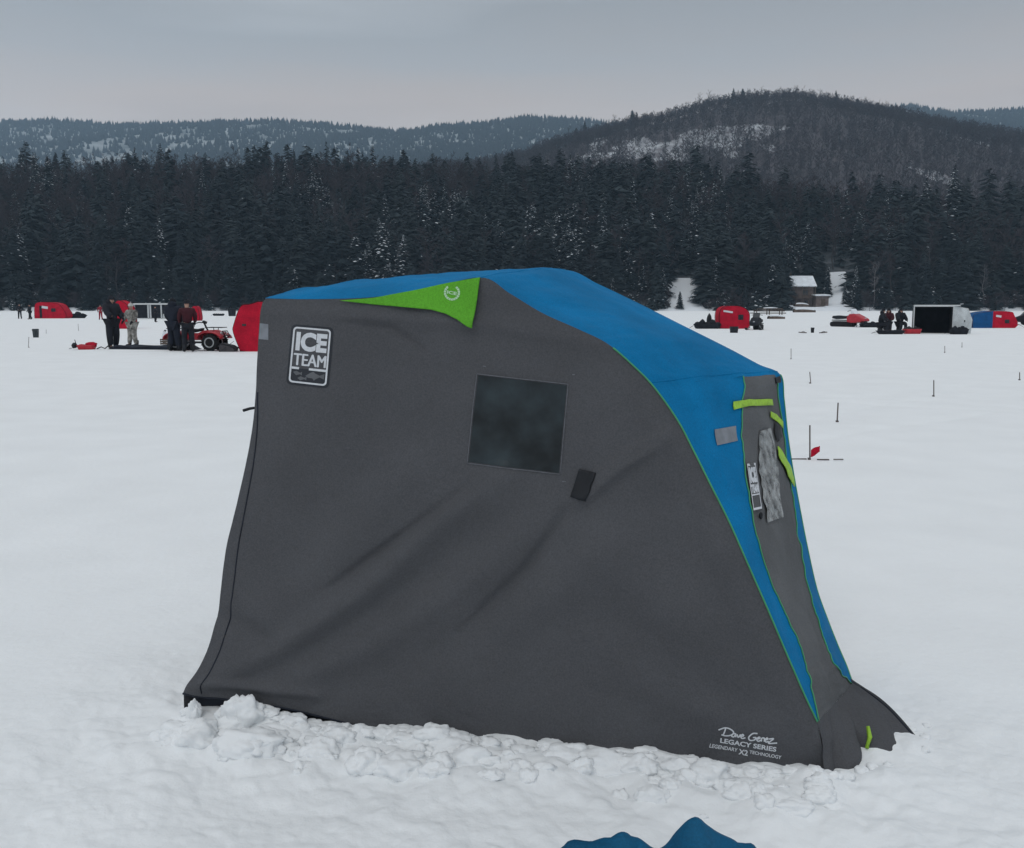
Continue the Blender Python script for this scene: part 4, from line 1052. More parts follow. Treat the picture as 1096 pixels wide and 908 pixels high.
    mb.v = [hd + Vector((v.x, v.y + .01, v.z + .02)) * k for v in mb.v]; mb.blob(hd + Vector((0, .01, .185)) * k, .025 * k, 2, .1); mb.build('hat', hat or M_dark, t, smooth=True)
    if hood:
        mb = MB(); mb.blob(P['nk'] + Vector((0, .05, .05)) * k, (.15 * k, .12 * k, .13 * k), 3, .1); mb.build('hood', jacket, t, smooth=True)
    mb = MB()
    for s in (-1, 1): mb.blob(hd + Vector((s * .035, -.088, .012)) * k, .010 * k, 1, 0)
    mb.build('eyes', M_black, t); MB().blob(hd + Vector((0, -.105, -.012)) * k, (.013 * k, .02 * k, .022 * k), 2, 0).build('nose', M_skin, t, smooth=True)
    MB().tube([hd + Vector((s_ * .03, -.086, -.05)) * k for s_ in (-1, 0, 1)], .006 * k, 5).build('mouth', M_darkred, t)
    return t
person(121.5, 374, 'tall person in a bulky black coat standing left of the one in camouflage', M_dark, M_dark, h=1.84, face=rad(60), bulk=1.6, arm=(.5, .35), hood=True, long_coat=True)
person(142.5, 371, 'person in pale camouflage clothes and light hat beside the bulky black coat', M_camo, M_camo, h=1.60, face=rad(-20), bulk=1.25, arm=(.35, .3), hat=mat('pale_hat', (.45, .45, .43), .9, noise=.1))
person(187, 376, 'broad person in dark navy clothes standing left of the red quad bike', M_navy, M_navy, h=1.76, face=rad(170), bulk=1.65, arm=(.3, .3), hood=True, long_coat=True)
person(202, 377, 'slimmer person in dark red and black clothes standing beside the red quad bike', M_darkred, M_dark, h=1.70, face=rad(200), bulk=1.15, arm=(.2, .2))
person(21.5, 341.5, 'small distant figure in black left of the low red tent at far left', M_dark, M_dark, h=1.65, face=.4)
person(32.5, 342, 'distant figure in black right beside the low red tent', M_dark, M_dark, h=1.6, face=-.6, bulk=1.2)
person(108, 342.5, 'distant figure in red clothes on the snow left of the tall black-coated person', mat('red_cloth', (.25, .015, .03), .9, noise=.2), mat('red_cloth', (.2, .02, .03)), h=1.55, face=.2)
person(166.5, 345, 'distant figure in black right of the pale-framed shanty', M_dark, M_dark, h=1.45, face=1.5)
for px_, py_, l_, fc, jk in ((942, 356.5, 'leftmost seated figure in dark clothes in front of the pines, left of the silver shelter', 1.0, M_dark), (950.5, 355, 'seated figure in brownish black, middle of the group left of the silver shelter', -.5, M_darkred), (962, 355, 'bulky seated figure in black nearest the silver shelter', .2, M_dark)):
    p = person(px_, py_, l_, jk, M_dark, h=1.75, face=fc, pose='sit', bulk=1.7 if px_ > 960 else 1.3, arm=(.5, .5), hood=True)
    st = thing('bucket', 'upturned bucket under the ' + ('left' if px_ < 945 else 'middle' if px_ < 955 else 'right') + ' of three seated figures by the silver shelter', 'bucket', p.location)
    MB().lathe([(.15, 0), (.155, .02), (.13, .34), (.135, .36)], (0, .02, 0), 16).build('pail', M_black, st, smooth=False)
    MB().tube([(-.15, .02, .05), (-.17, -.08, .12), (0, -.17, .15), (.17, -.08, .12), (.15, .02, .05)], .004, 5).build('handle', M_pole, st)

# ================================================================== vehicles and gear
def wheel(parent, c, r, w_, name='wheel'):
    tr = MB(); prof = [(r * .62, -w_ * .42), (r * .85, -w_ * .5), (r * .97, -w_ * .38), (r, 0), (r * .97, w_ * .38), (r * .85, w_ * .5), (r * .62, w_ * .42)]
    o = MB().lathe(prof, (0, 0, 0), 28, 'y').build(name, M_rubber, parent, smooth=True); o.location = c
    lug = MB()
    for k_ in range(22):
        a_ = 2 * PI * k_ / 22; lug.box((math.cos(a_) * r * .99, (.22 if k_ % 2 else -.22) * w_, math.sin(a_) * r * .99), (r * .14, w_ * .42, r * .09), (0, -a_, 0))
    lug.build('tread', M_rubber, o)
    for s in (-1, 1):
        MB().lathe([(r * .10, s * w_ * .30), (r * .40, s * w_ * .34), (r * .52, s * w_ * .47), (r * .60, s * w_ * .49), (r * .63, s * w_ * .40)], (0, 0, 0), 24, 'y').build('rim', M_rim, o, smooth=True)
        MB().lathe([(.001, s * w_ * .42), (r * .16, s * w_ * .41), (r * .2, s * w_ * .30)], (0, 0, 0), 16, 'y').build('hub', M_black, o, smooth=True)
    return o
def quad_bike(loc, rz):
    """nose towards +x"""
    t = thing('quad_bike', 'red quad bike with black handlebars parked on the snow behind two dark-clad people', 'quad bike', loc, rz)
    for x in (-.60, .62):
        for y in (-.38, .38): wheel(t, (x, y, .29), .29, .24)
    MB().prism([(-.85, .45), (-.5, .40), (-.2, .36), (.2, .36), (.55, .42), (.95, .50), (.98, .62), (.7, .72), (.3, .70), (.1, .60), (-.3, .60), (-.5, .66), (-.9, .62)], -.20, .20, inset=.1).build('body', M_redp, t, smooth=False)
    for s in (-1, 1):
        for x0, d in ((.62, 1), (-.60, -1)):
            MB().grid(lambda u, v: Vector((x0 + .43 * math.cos(PI * (1.02 - 1.0 * u)), s * (.16 + .36 * v), .36 + .33 * math.sin(PI * (.04 + .9 * u)) * (1 - .12 * v))), 16, 4).build('fender', M_redp, t, smooth=True, solid=.02)
        MB().box((.02, s * .34, .28), (.62, .16, .04)).build('footrest', M_black, t, bevel=.008)
        MB().lathe([(.001, 0), (.05, .0), (.065, -.03), (.06, -.07)], (0, 0, 0), 14, 'x').build('headlight', M_rim, t, smooth=True).location = (.98, s * .16, .60)
        MB().tube([(.45, s * .12, .34), (.62, s * .3, .29)], .025, 6).build('suspension_arm', M_pole, t)
        MB().tube([(-.3, s * .1, .34), (-.60, s * .3, .29)], .025, 6).build('suspension_arm', M_pole, t)
    MB().prism([(-.55, .66), (-.5, .78), (-.2, .76), (.05, .74), (.22, .78), (.2, .68), (-.1, .62)], -.14, .14, inset=.12).build('seat', M_black, t, smooth=True)
    h_ = MB(); h_.tube([(.40, 0, .66), (.26, 0, .95)], .03, 8); h_.tube([(.14, -.38, .95), (.20, -.28, .98), (.28, 0, .96), (.20, .28, .98), (.14, .38, .95)], .017, 8); h_.box((.28, 0, .98), (.12, .14, .08), (0, .4, 0)); h_.build('handlebar', M_black, t)
    for x0, x1, z in ((.42, .95, .80), (-.98, -.50, .76)):
        r_ = MB()
        for k_ in range(5): r_.tube([(x0, -.28 + .14 * k_, z), (x1, -.28 + .14 * k_, z)], .012, 6)
        r_.tube([(x0, -.3, z), (x0, .3, z)], .014, 6); r_.tube([(x1, -.3, z), (x1, .3, z)], .014, 6)
        for s in (-1, 1): r_.tube([((x0 + x1) / 2, s * .2, z), ((x0 + x1) / 2, s * .18, z - .16)], .012, 6)
        r_.build('rack', M_black, t)
    b_ = MB(); b_.tube([(.92, -.22, .40), (1.08, -.22, .52), (1.08, .22, .52), (.92, .22, .40)], .02, 8); b_.tube([(1.08, -.2, .52), (1.0, -.2, .68), (1.0, .2, .68), (1.08, .2, .52)], .016, 8); b_.build('bumper', M_black, t)
    return t
g = gp(208, 375.5); quad_bike((g.x + .05, g.y + .25, 0), rad(-6))

def snowmobile(px_, py_, label, col, rz, k=1.0):
    g = gp(px_, py_); t = thing('snowmobile', label, 'snowmobile', (g.x, g.y, 0), rz); t.scale = (k, k, k)
    MB().prism([(-.1, .30), (.3, .24), (.9, .26), (1.25, .38), (1.2, .50), (.85, .66), (.45, .82), (.1, .80), (-.1, .62)], -.30, .30, inset=.14).build('hood', col, t, smooth=False)
    MB().prism([(.18, .78), (.50, .78), (.20, 1.12), (.12, 1.12)], -.22, .22, inset=.15).build('windshield', M_branchsnow if col is M_redp else M_glass, t)
    MB().prism([(-1.35, .52), (-1.3, .66), (-.9, .70), (-.3, .66), (.05, .72), (.1, .60), (-.3, .50), (-1.0, .46)], -.17, .17, inset=.12).build('seat', M_black, t, smooth=False)
    MB().prism([(-1.45, .14), (-1.38, .02), (-1.2, -.01), (.1, -.01), (.35, .10), (.40, .26), (.25, .34), (-1.2, .34), (-1.42, .26)], -.19, .19).build('track', M_rubber, t)
    MB().box((-.55, 0, .40), (1.5, .42, .06)).build('tunnel', M_black, t, bevel=.01)
    for s in (-1, 1):
        MB().grid(lambda u, v: Vector((.35 + 1.15 * u, s * .45 + (v - .5) * .15, .01 + .22 * max(0, u - .75)**1.3 * 4)), 12, 2).build('ski', M_black, t, solid=.02)
        MB().tube([(.75, s * .25, .36), (.85, s * .45, .05)], .025, 6).build('strut', M_pole, t)
    MB().tube([(.05, -.36, .96), (.12, -.1, 1.02), (.12, .1, 1.02), (.05, .36, .96)], .018, 6).build('handlebar', M_black, t)
    MB().lathe([(.001, .0), (.06, 0), (.07, -.05)], (0, 0, 0), 12, 'x').build('headlight', M_rim, t).location = (1.16, 0, .52)
    return t
snowmobile(910, 350, 'red snowmobile with a snow-white windshield parked left of the seated group', M_redp, rad(-60), 1.15)
snowmobile(810, 353, 'dark snowmobile parked at the right end of the red dome tent', M_dark, rad(-115), .95)
snowmobile(1098, 348, 'dark snowmobile cut off by the right edge of the picture', M_dark, rad(170), .9)

def flip_tent(px_, py_, label, prof, depth, col, rz=0, name='pop_up_tent', col2=None, split=None, win=None, door=None, patchr=None):
    """profile (x,z) metres, front face at y=-depth/2"""
    g = gp(px_, py_); t = thing(name, label, 'tent', (g.x, g.y + depth / 2, 0), rz); y0 = -depth / 2
    P_ = [(p[0], p[2]) for p in catmull([Vector((a_, 0, b_)) for a_, b_ in prof + prof[:1]], 4)][:-1]
    if split is None: MB().prism(P_, y0, -y0, inset=.04).build('canopy', col, t, smooth=False)
    else:
        L_ = [(min(x, split), z) for x, z in P_]; R_ = [(max(x, split + .002), z) for x, z in P_]
        MB().prism(L_, y0, -y0).build('canopy_panel', col2, t); MB().prism(R_, y0, -y0).build('canopy_panel', col, t)
    mb = MB(); n = len(P_)
    for y in (y0 + .06 * depth, -y0 - .06 * depth):
        mb.tube([(x * 1.004, y, z) for x, z in P_ + P_[:1]], .018, 5)
    mb.build('seam', M_darkred if col in (M_red,) else M_dark, t)
    if win:
        x, z, w_, h_ = win; MB().box((x, y0 - .012, z), (w_, .02, h_)).build('window', M_vinyl, t)
    if door:
        x, z, w_, h_ = door; MB().box((x, y0 - .012, z), (w_, .02, h_)).build('door_opening', M_dark, t)
    if patchr:
        x, z, w_, h_ = patchr; MB().box((x, y0 - .024, z), (w_, .02, h_), (0, .15, 0)).build('printed_panel', M_white, t)
    mb = MB()
    for s in (-1, 1):
        e = max(P_, key=lambda q: q[0] * s); mb.tube([(e[0] * .9, y0, .35), (e[0] + s * .35, y0 - .35, 0)], .008, 4)
    mb.build('guy_line', M_dark, t)
    return t
flip_tent(53, 341, 'low red tent with a dark door slit far away at the left', [(-1.75, 0), (-1.7, 1.1), (-1.45, 1.75), (-.5, 1.85), (.8, 1.72), (1.4, 1.3), (1.75, 0)], 1.8, M_red, door=(-.95, .75, .28, 1.35), patchr=(-.45, 1.25, .7, .28), win=(.5, .95, .5, .4))
flip_tent(263, 376.3, 'upright red tent whose right side is hidden by the big grey tent', [(-.20, 0), (-.42, .65), (-.38, .95), (-.14, 1.52), (.15, 1.60), (.75, 1.58), (.85, 0)], 1.4, M_red, win=(-.02, .90, .14, .07))
flip_tent(786, 352, 'red dome tent with a pale printed panel on the snow below the evergreens', [(-.95, .0), (-1.0, .95), (-.80, 1.38), (-.2, 1.5), (.45, 1.44), (.95, 1.1), (1.0, .5), (.9, 0)], 1.5, M_red, patchr=(-.45, 1.12, .62, .12), win=(.40, .75, .34, .34))
flip_tent(1064, 351.3, 'half blue, half red tent near the right edge', [(-1.42, 0), (-1.42, .75), (-1.2, .95), (-.2, 1.12), (1.0, 1.10), (1.3, .9), (1.42, 0)], 1.6, M_red, col2=M_bluef, split=-.12, patchr=(.25, .80, .36, .14), win=(.85, .45, .3, .25))
flip_tent(130, 352, 'red tent partly hidden behind the tall black-coated person', [(-.35, 0), (-.4, .9), (-.3, 1.75), (.1, 1.8), (.50, 1.35), (.55, 0)], 1.2, M_red, win=(.2, .9, .25, .3))
flip_tent(209, 343.5, 'distant red tent showing behind the handlebars of the quad bike', [(-.4, 0), (-.45, .8), (-.25, 1.35), (.15, 1.4), (.36, .9), (.36, 0)], 1.0, M_red, win=(.1, .7, .2, .2))

def silver_shelter():
    g = gp(1008, 357.5); d = 1.9; t = thing('silver_shelter', 'open silver and dark box shelter with pale frame on the right', 'shelter', (g.x, g.y, 0), rad(-21))
    H_ = 1.50; x0, x1, xr = -1.45, .52, 1.55
    MB().box(((x0 + x1) / 2, d, H_ / 2), (x1 - x0, .03, H_)).build('back_wall', M_dark, t)
    MB().box((x0, d / 2, H_ / 2), (.03, d, H_)).build('side_wall', M_dark, t)
    MB().grid(lambda u, v: Vector((x0 + (x1 - x0 + .35) * u, d * v, H_ + .05 * math.sin(PI * v) + .02)), 8, 8).build('roof', M_silver, t, smooth=True, solid=.03)
    # faceted silver side with a star-pulled hub
    mb = MB(); a_ = [Vector((x1 + .01, 0, 0)), Vector((x1 + .01, 0, H_)), Vector((xr - .25, .7, H_ - .12)), Vector((xr, .9, .75)), Vector((xr - .05, .9, 0))]; hub = Vector(((x1 + xr) / 2 + .05, .15, .70))
    mb.add(a_ + [hub], [(0, 1, 5), (1, 2, 5), (2, 3, 5), (3, 4, 5), (4, 0, 5)]); mb.build('hub_panel', M_silver, t)
    mb = MB(); mb.add([a_[1], a_[2], a_[3], a_[4], Vector((x1, d, 0)), Vector((x1, d, H_))], [(0, 1, 5), (1, 2, 3, 4, 5)]); mb.build('end_panel', M_silver, t)
    MB().box((x1 - .04, d / 2, H_ / 2), (.03, d - .1, H_ - .05)).build('side_wall', M_dark, t)
    for (p, q) in (((x0, 0, 0), (x0, 0, H_)), ((x1, 0, 0), (x1, 0, H_)), ((x0, 0, H_), (x1, 0, H_))):
        MB().tube([p, q], .035, 8).build('frame_pole', mat('pale_trim', (.5, .52, .53), .6, noise=.1), t)
    MB().lathe([(.05, 0), (.06, .02), (.02, .05)], (0, 0, 0), 10, 'y').build('hub', M_black, t).location = hub
silver_shelter()
def shanty():
    g = gp(160, 341.5); t = thing('ice_shanty', 'pale-framed dark shanty with two openings behind the camouflaged person', 'shanty', (g.x, g.y, 0), 0)
    MB().box((0, .9, .80), (3.4, 1.7, 1.45)).build('body', M_dark, t, bevel=.03)
    pm = mat('pale_trim', (.5, .52, .53))
    for x in (-1.6, -.1, .15, 1.35): MB().box((x, 0, .8), (.14 if abs(x) > .5 else .16, .08, 1.6)).build('post', pm, t)
    MB().grid(lambda u, v: Vector((-1.9 + 3.9 * u, -.15 + 2.2 * v, 1.60 + .12 * math.sin(PI * v))), 6, 6).build('roof', pm, t, solid=.05)
    MB().box((1.9, .5, .55), (.9, 1.0, .9), taper=.8).build('grey_annex', M_silver, t, bevel=.03)
shanty()

def sled(px_, py_, label, L_, w_, h_, col, rz=0, gear=True, tall=0):
    g = gp(px_, py_); t = thing('gear_sled', label, 'sled', (g.x, g.y, 0), rz)
    def fn(u, v):
        x = (u - .5) * L_; e = max(0, abs(u - .5) - .38) / .12; a_ = (v - .5) * 2
        wy = w_ / 2 * (1 - .25 * e); z = h_ * min(1, max(abs(a_) - .65, 0) / .35 + e)**1.2
        return Vector((x, a_ * wy, z + .01))
    MB().grid(fn, 24, 16).build('tub', col, t, smooth=True, solid=.015)
    MB().tube([(-L_ / 2, -w_ * .3, h_ * .7), (-L_ / 2 - .3, 0, .04), (-L_ / 2, w_ * .3, h_ * .7)], .008, 5).build('tow_rope', M_dark, t)
    if gear:
        mb = MB(); q = 0
        for k_ in range(5):
            q += 1; x = (k_ / 4 - .5) * L_ * .72; mb.blob((x, random.uniform(-.06, .06), h_ * .75 + tall * .4 * (k_ % 2)), (L_ * .13, w_ * .35, h_ * .55 + tall * (.3 + .4 * (k_ % 2))), 2, .25, 2, q + int(px_))
        mb.build('bundled_gear', M_dark if col is not M_redp else M_black, t, smooth=True)
    return t
# long dark sled row in front of the left group
g = gp(166, 374); tt = thing('dark_mat', 'long low dark tarp lying on the snow at the feet of the left group', 'tarp', (g.x, g.y, 0))
def matf(u, v):
    x = (u - .5) * 3.15; e = min(1, 14 * u * (1 - u)) * min(1, 6 * v * (1 - v)); return Vector((x, (v - .5) * .9 + .05 * math.sin(x * 3), e * (.13 + .06 * mnoise.noise(Vector((x * 1.6, v * 2, 1)))) + .008))
MB().grid(matf, 60, 16).build('folded_tarp', M_navy, tt, smooth=True)
MB().tube([matf(u, .08) + Vector((0, -.01, .01)) for u in np.linspace(.02, .98, 40)], .012, 5).build('edge_rope', M_dark, tt)
rs = sled(93, 374.5, 'small red sled with a black bundle lying left of the people', .62, .34, .16, M_redp, rad(4), gear=False)
MB().blob((-.42, 0, .15), (.095, .10, .10), 3, .15, 2, 4).build('black_bundle', M_black, rs, smooth=True)
MB().blob((.16, 0, .17), (.20, .13, .11), 3, .25, 2, 6).build('red_bundle', M_red, rs, smooth=True); MB().blob((-.16, 0, .12), (.15, .12, .08), 3, .25, 2, 8).build('red_bundle', M_red, rs, smooth=True)
MB().tube([(-.36, 0, .18), (-.40, 0, .36)], .014, 6).build('rod', M_dark, rs)
MB().tube([(.35, -.02, .03), (.5, 0, .10), (.62, .02, .04), (.75, 0, .14)], .02, 6).build('tow_bar', M_black, rs)
g = gp(177.5, 369); cr_ = thing('crate', 'small brownish crate on the snow left of the broad dark-clad person', 'crate', (g.x, g.y, 0))
mb = MB(); 
for z in (.04, .12, .20):
    for s in (-1, 1): mb.box((0, s * .15, z), (.34, .015, .055)); mb.box((s * .16, 0, z), (.015, .285, .055))
for s in (-1, 1):
    for q in (-1, 1): mb.box((s * .148, q * .135, .12), (.02, .02, .235))
mb.build('slats', M_wood, cr_); MB().box((0, 0, .03), (.30, .28, .02)).build('floor_board', M_wood, cr_)
sk_ = thing('white_sack', 'white sack standing on the small brownish crate', 'sack', (g.x - .03, g.y, .04)); mb = MB()
mb.blob((0, 0, .26), (.10, .09, .24), 3, .18, 2.2, 3); mb.build('bag', M_branchsnow, sk_, smooth=True); MB().tube([(-.02, 0, .46), (.02, 0, .54), (.06, 0, .50)], [.03, .02, .035], 8).build('tied_neck', M_dark, sk_, smooth=True)
g = gp(245, 376.3); tote = thing('gear_tote', 'low dark tote lying on the snow between the quad bike and the upright red tent', 'tote', (g.x, g.y, 0), rad(-4))
MB().prism([(-.30, 0), (-.26, .25), (-.20, .26), (.12, .19), (.28, .09), (.25, 0)], -.2, .2, inset=.08).build('tub', mat('grey_plastic', (.05, .045, .05), .5, noise=.2), tote)
MB().prism([(-.27, .262), (-.20, .285), (.13, .212), (.30, .11), (.28, .095), (.12, .195), (-.2, .265)], -.22, .22).build('lid', M_black, tote)
def bucket(px_, py_, label, r, h, col):
    g = gp(px_, py_); t = thing('bucket', label, 'bucket', (g.x, g.y, 0)); MB().lathe([(r * .82, 0), (r * .84, .01), (r, h * .95), (r * 1.05, h * .96), (r * 1.05, h), (r * .95, h), (r * .8, h * .1)], (0, 0, 0), 20).build('pail', col, t)
    MB().tube([(r * math.cos(a_), -.02 - r * .3, h * .9 - r * .9 * math.sin(a_)) for a_ in np.linspace(0, PI, 9)], .006, 5).build('handle', M_pole, t); return t
bucket(38.5, 361.5, 'dark bucket alone on the snow near the left edge', .15, .42, mat('dark_pail', (.03, .04, .045), .5, noise=.3))
bucket(785.5, 356.5, 'black bucket on the snow in front of the red dome tent', .25, .36, M_black)
bucket(869.5, 356.5, 'small black bucket between two flat dark boards on the open ice', .10, .30, M_black)
bucket(248.5, 338.5, 'faraway dark barrel on the snow left above the upright red tent', .55, 1.0, M_dark)
sled(757, 352, 'dark gear sled stretching left from the red dome tent', 1.8, .6, .30, M_dark, gear=True, tall=.2)
g = gp(759, 351.5); bg_ = thing('gear_bag', 'upright black bag standing on the gear sled left of the red dome tent', 'bag', (g.x, g.y + .05, .25)); MB().blob((0, 0, .34), (.17, .14, .36), 3, .15, 2, 5).build('bag', M_black, bg_, smooth=True); MB().tube([(-.06, 0, .66), (0, 0, .76), (.06, 0, .66)], .02, 6).build('carry_loop', M_dark, bg_)
sled(930, 350.5, 'dark gear sled immediately right of the red snowmobile', 1.3, .6, .25, M_dark, tall=.1)
sled(976, 357.5, 'red gear sled in front of the seated figures', .95, .5, .26, M_redp, tall=.08)
sled(953, 357.8, 'dark gear sled at the feet of the seated figures', 1.5, .5, .18, M_dark)
sled(1026, 358, 'dark gear sled at the right front corner of the silver shelter', .95, .6, .28, M_dark, tall=.08)
g = gp(1009, 355.5); rb = thing('cooler', 'red cooler with a white lid in the opening of the silver shelter', 'cooler', (g.x, g.y, 0)); MB().box((0, 0, .16), (.50, .32, .32), taper=1.06).build('tub', M_redp, rb, bevel=.02); MB().box((0, 0, .36), (.55, .36, .08)).build('lid', M_white, rb, bevel=.02); MB().tube([(-.28, 0, .28), (-.30, -.1, .2), (-.28, 0, .2)], .012, 5).build('handle', M_black, rb)
sled(79, 340.7, 'dark gear sled at the right end of the low red tent', 3.0, .9, .35, M_dark, tall=.3)
sled(234, 338.2, 'faraway flat dark sled on the snow above the quad bike', 1.6, .8, .25, M_dark)

# tip-ups and marker laths on the open ice
def lath(px_, pyb, pyt, label, r=.012, tilt=0, cross=False, flag=False):
    g = gp(px_, pyb); t = at(px_ + tilt, pyt, g.y); h = t.z; t0 = thing('marker_stake', label, 'stake', (g.x, g.y, float(H(g.x, g.y))), 0, 'thin stakes standing on the open ice')
    w_ = max(r * .8, .9 * g.y / F / 2 * .45)
    MB().box((0, 0, h / 2), (w_ * 1.6, w_, h + .02), (0, math.atan2(t.x - g.x, h), 0)).build('stake', M_lath, t0)
    mb = MB(); mb.box((0, 0, .012), (w_ * 3.4, w_ * 3, .02)); 
    if cross: mb.box((-.10, .02, .006), (.16, .02, .010), (0, 0, .05)); mb.box((.14, -.01, .005), (.12, .02, .010), (0, 0, -.05)); mb.box((.30, 0, .005), (.10, .012, .010))
    mb.build('foot', M_lath, t0)
    if flag: MB().grid(lambda u, v: Vector((.015 + .09 * u, 0, .05 + .05 * u + .045 * (v - .5) * (1 + .3 * math.sin(u * 5)) + .03 * v)), 6, 3).build('flag', M_red, t0, solid=.002)
    return t0
lath(866, 494, 458, 'thin dark stake with a small red flag at its foot, right of the tent', .010, 0, True, True)
lath(896, 453, 433, 'bare thin stake just beyond the red-flagged one', tilt=1)
lath(999, 424, 407, 'lone thin stake standing midway between the tent and the silver shelter')
lath(867, 410, 398, 'small thin stake on the ice right of the tent roof corner', tilt=-1)
lath(846.5, 384, 373, 'faint small stake just above the right corner of the tent roof')
lath(1011, 378, 371, 'tiny stake on the ice in front of the silver shelter')
lath(1029.5, 372, 367, 'tiny stake on the ice below the right corner of the silver shelter')
lath(1091, 408, 400, 'small stake near the right edge of the picture')
lath(84, 354, 347, 'tiny stake on the ice right of the dark bucket', tilt=-.5)
lath(31, 372, 361, 'small pale stake below the dark bucket', tilt=.5)
lath(49.5, 357, 353, 'tiny stake between the dark bucket and the low red tent')
for px_, l_ in ((859, 'left'), (881, 'right')):
    g = gp(px_, 357); t = thing('tip_up_board', f'flat dark tip-up board on the ice, {l_} of the small black bucket', 'tip-up', (g.x, g.y, 0)); MB().box((0, 0, .05), (.42, .16, .05), (0, .06 if l_ == 'left' else -.1, 0)).build('board', M_lath, t, bevel=.01); MB().tube([(-.1, 0, .06), (.02, 0, .11), (.12, 0, .09)], .015, 6).build('arm', M_black, t)

# ================================================================== buildings at the shore
def cabin():
    Y = SHORE + 13; c = at(856, 329, Y); z = float(landH(c.x, Y)); zt = at(857, 295, Y).z
    t = thing('cabin', 'brown wooden cabin with a snow covered roof on the far shore', 'cabin', (c.x, Y, z))
    W, D = 6.8, 5.5; eave = at(857, 307, Y).z - z; hh = zt - z
    MB().box((0, D / 2, eave / 2 - .3), (W, D, eave + .6)).build('wall', M_cabin, t)
    mb = MB(); ov = .55
    mb.add([(-W / 2 - ov + .6, -1.1, eave + .15), (W / 2 + ov, -1.1, eave + .15), (W / 2 + ov, D / 2, hh), (-W / 2 - ov + .6, D / 2, hh), (W / 2 + ov, D + .5, eave + .15), (-W / 2 - ov + .6, D + .5, eave + .15)], [(0, 1, 2, 3), (3, 2, 4, 5)])
    rf = mb.build('roof', M_branchsnow, t, solid=.28)
    MB().box((-1.8, D / 2 + .8, hh + .35), (.6, .6, 1.2)).build('chimney', M_wood, rf)
    mb = MB(); mb.box((0, -.9, eave * .45), (W - .1, 1.7, .14)); dk = mb.build('deck', M_wood, t)
    mb = MB()
    for x in np.linspace(-W / 2 + .1, W / 2 - .1, 5): mb.box((x, -1.68, eave * .5 - .2), (.16, .16, eave + .5))
    mb.build('porch_posts', M_wood, dk)
    mb = MB(); mb.box((0, -1.7, eave * .45 + .95), (W - .1, .07, .09))
    for x in np.linspace(-W / 2 + .2, W / 2 - .2, 26): mb.box((x, -1.7, eave * .45 + .5), (.05, .05, .9))
    mb.build('railing', M_wood, dk)
    for x, zz, w_, h_ in ((-1.9, .72, .95, 1.2), (1.2, .70, 1.5, 1.3), (-1.9, .22, .9, .9), (1.6, .22, .9, .9)):
        wf = MB().box((x, -.03, eave * zz), (w_, .06, h_)).build('window', M_glass, t)
        mb = MB(); mb.box((x, -.07, eave * zz + h_ / 2), (w_ + .2, .06, .1)); mb.box((x, -.07, eave * zz - h_ / 2), (w_ + .2, .06, .1))
        for s in (-1, 0, 1): mb.box((x + s * w_ / 2, -.07, eave * zz), (.07, .05, h_ - .1))
        mb.build('frame', M_wood, wf)
    dr = MB().box((-.3, -.03, eave * .16), (.95, .06, 2.0)).build('door', M_wood, t); MB().blob((.05, -.09, eave * .16), .05, 1, 0).build('handle', M_pole, dr)
    return c
cabin()
def shed():
    Y = SHORE + 10; c = at(880, 331, Y); z = float(landH(c.x, Y)); t = thing('shed', 'low dark shed with a flat snowy roof joined right of the brown cabin', 'shed', (c.x, Y, z))
    hh = at(880, 316, Y).z - z; MB().box((0, 1.6, hh / 2 - .2), (3.2, 3, hh + .3)).build('wall', M_cabin, t)
    MB().grid(lambda u, v: Vector((-2.0 + 4.0 * u, -.4 + 4.0 * v, hh + .05 + .5 * v * .5)), 4, 4).build('roof', M_branchsnow, t, solid=.3)
    MB().box((.2, .08, hh * .35), (1.1, .05, hh * .6)).build('door', M_wood, t)
shed()
def white_house():
    Y = SHORE + 29; c = at(12, 291, Y); z = float(landH(c.x, Y)); t = thing('white_hut', 'tiny white hut high among the trees at the left edge', 'hut', (c.x, Y, z))
    top = at(12, 279, Y).z - z; W = 2.3; e = top * .72
    MB().box((0, 1.2, e / 2 - .3), (W, 2.4, e + .6)).build('wall', mat('white_boards', (.68, .70, .72), .8, noise=.08), t)
    MB().add([(-W / 2 - .2, -.2, e), (0, -.2, top), (W / 2 + .2, -.2, e), (-W / 2 - .2, 2.6, e), (0, 2.6, top), (W / 2 + .2, 2.6, e)], [(0, 1, 4, 3), (1, 2, 5, 4), (0, 2, 1), (3, 4, 5)]).build('roof', M_branchsnow, t)
    MB().box((.45, -.02, e * .55), (.5, .05, .6)).build('window', M_glass, t)
white_house()
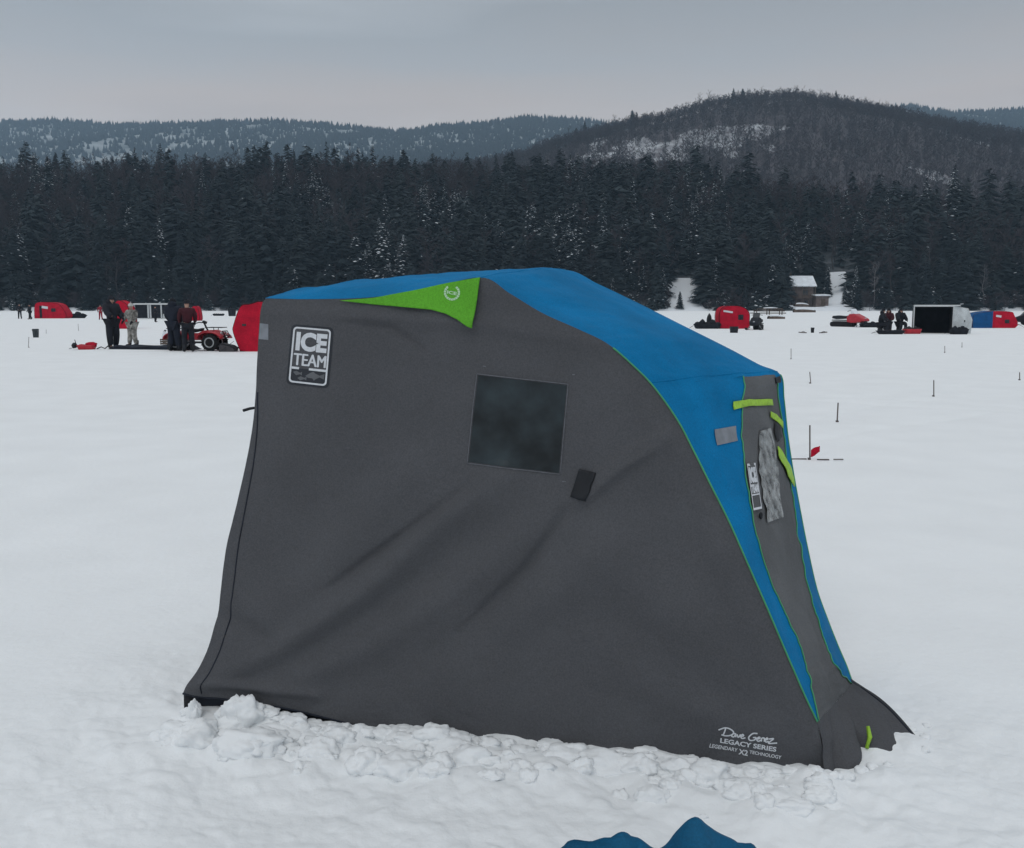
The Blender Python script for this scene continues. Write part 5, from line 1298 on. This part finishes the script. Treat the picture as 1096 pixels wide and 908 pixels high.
def boat(px_, py_, label, L_, W_, H_, rz=0, y=None):
    g = gp(px_, py_) if y is None else at(px_, py_, y); z = 0 if y is None else float(landH(g.x, g.y))
    t = thing('overturned_boat', label, 'boat', (g.x, g.y, z), rz)
    def fn(u, v):
        w_ = math.sin(PI * min(1, .12 + .88 * u) ** .8) ** .6 if u < .98 else .25; a_ = PI * v
        return Vector(((u - .5) * L_, -math.cos(a_) * W_ / 2 * w_, math.sin(a_)**.6 * H_ * (.5 + .5 * w_)))
    MB().grid(fn, 18, 12).build('hull', M_wood, t, smooth=True)
    MB().grid(lambda u, v: fn(.06 + .88 * u, .22 + .56 * v) + Vector((0, 0, .03 + .12 * math.sin(PI * v) * math.sin(PI * u)**.5)), 18, 8).build('snow_cover', M_branchsnow, t, smooth=True)
    MB().tube([fn(u, .5) + Vector((0, 0, -.01)) for u in np.linspace(0, .98, 12)], .03, 5).build('keel', M_wood, t)
boat(861, 334.5, 'snow covered overturned boat at the water line in front of the cabin', 4.4, 1.6, .75, 0)
boat(858, 330.5, 'snow covered overturned boat on the bank right under the cabin porch', 4.0, 1.6, .9, .15, y=SHORE + 5)
boat(831, 341.5, 'dark overturned boat half under snow on the ice left of the cabin', 1.9, .9, .35, .1)
# stacked dock sections left of the cabin
g = gp(822, 337); dk = thing('dock_stack', 'stack of dark dock sections on the shore left of the cabin', 'dock', (g.x, g.y, 0), .05)
for k_ in range(3): MB().box((.15 * k_, 0, .25 + .32 * k_), (5.2 - .8 * k_, 1.6, .14)).build('deck_section', M_wood, dk)
mb = MB()
for x in (-2, 0, 2):
    for y in (-.6, .6): mb.box((x, y, .42), (.12, .12, .84))
mb.build('posts', M_wood, dk); MB().blob((.3, 0, 1.02), (1.1, .6, .14), 3, .2, 2, 2).build('snow_cover', M_branchsnow, dk, smooth=True)

# ------------------------------------------------------------------ haze
hm = bpy.data.materials.new('haze'); hm.use_nodes = True; t_ = hm.node_tree; t_.nodes.clear()
ho = t_.nodes.new('ShaderNodeOutputMaterial'); pv = t_.nodes.new('ShaderNodeVolumePrincipled'); pv.inputs['Density'].default_value = .00017
pv.inputs['Color'].default_value = (.55, .78, 1, 1); pv.inputs['Anisotropy'].default_value = .2
t_.links.new(pv.outputs[0], ho.inputs['Volume'])
mb = MB(); mb.box((0, 0, 349), (11000, 11000, 702)); hz = mb.build('haze', hm); tag(hz, 'thin cold haze over the lake and hills', kind='stuff')
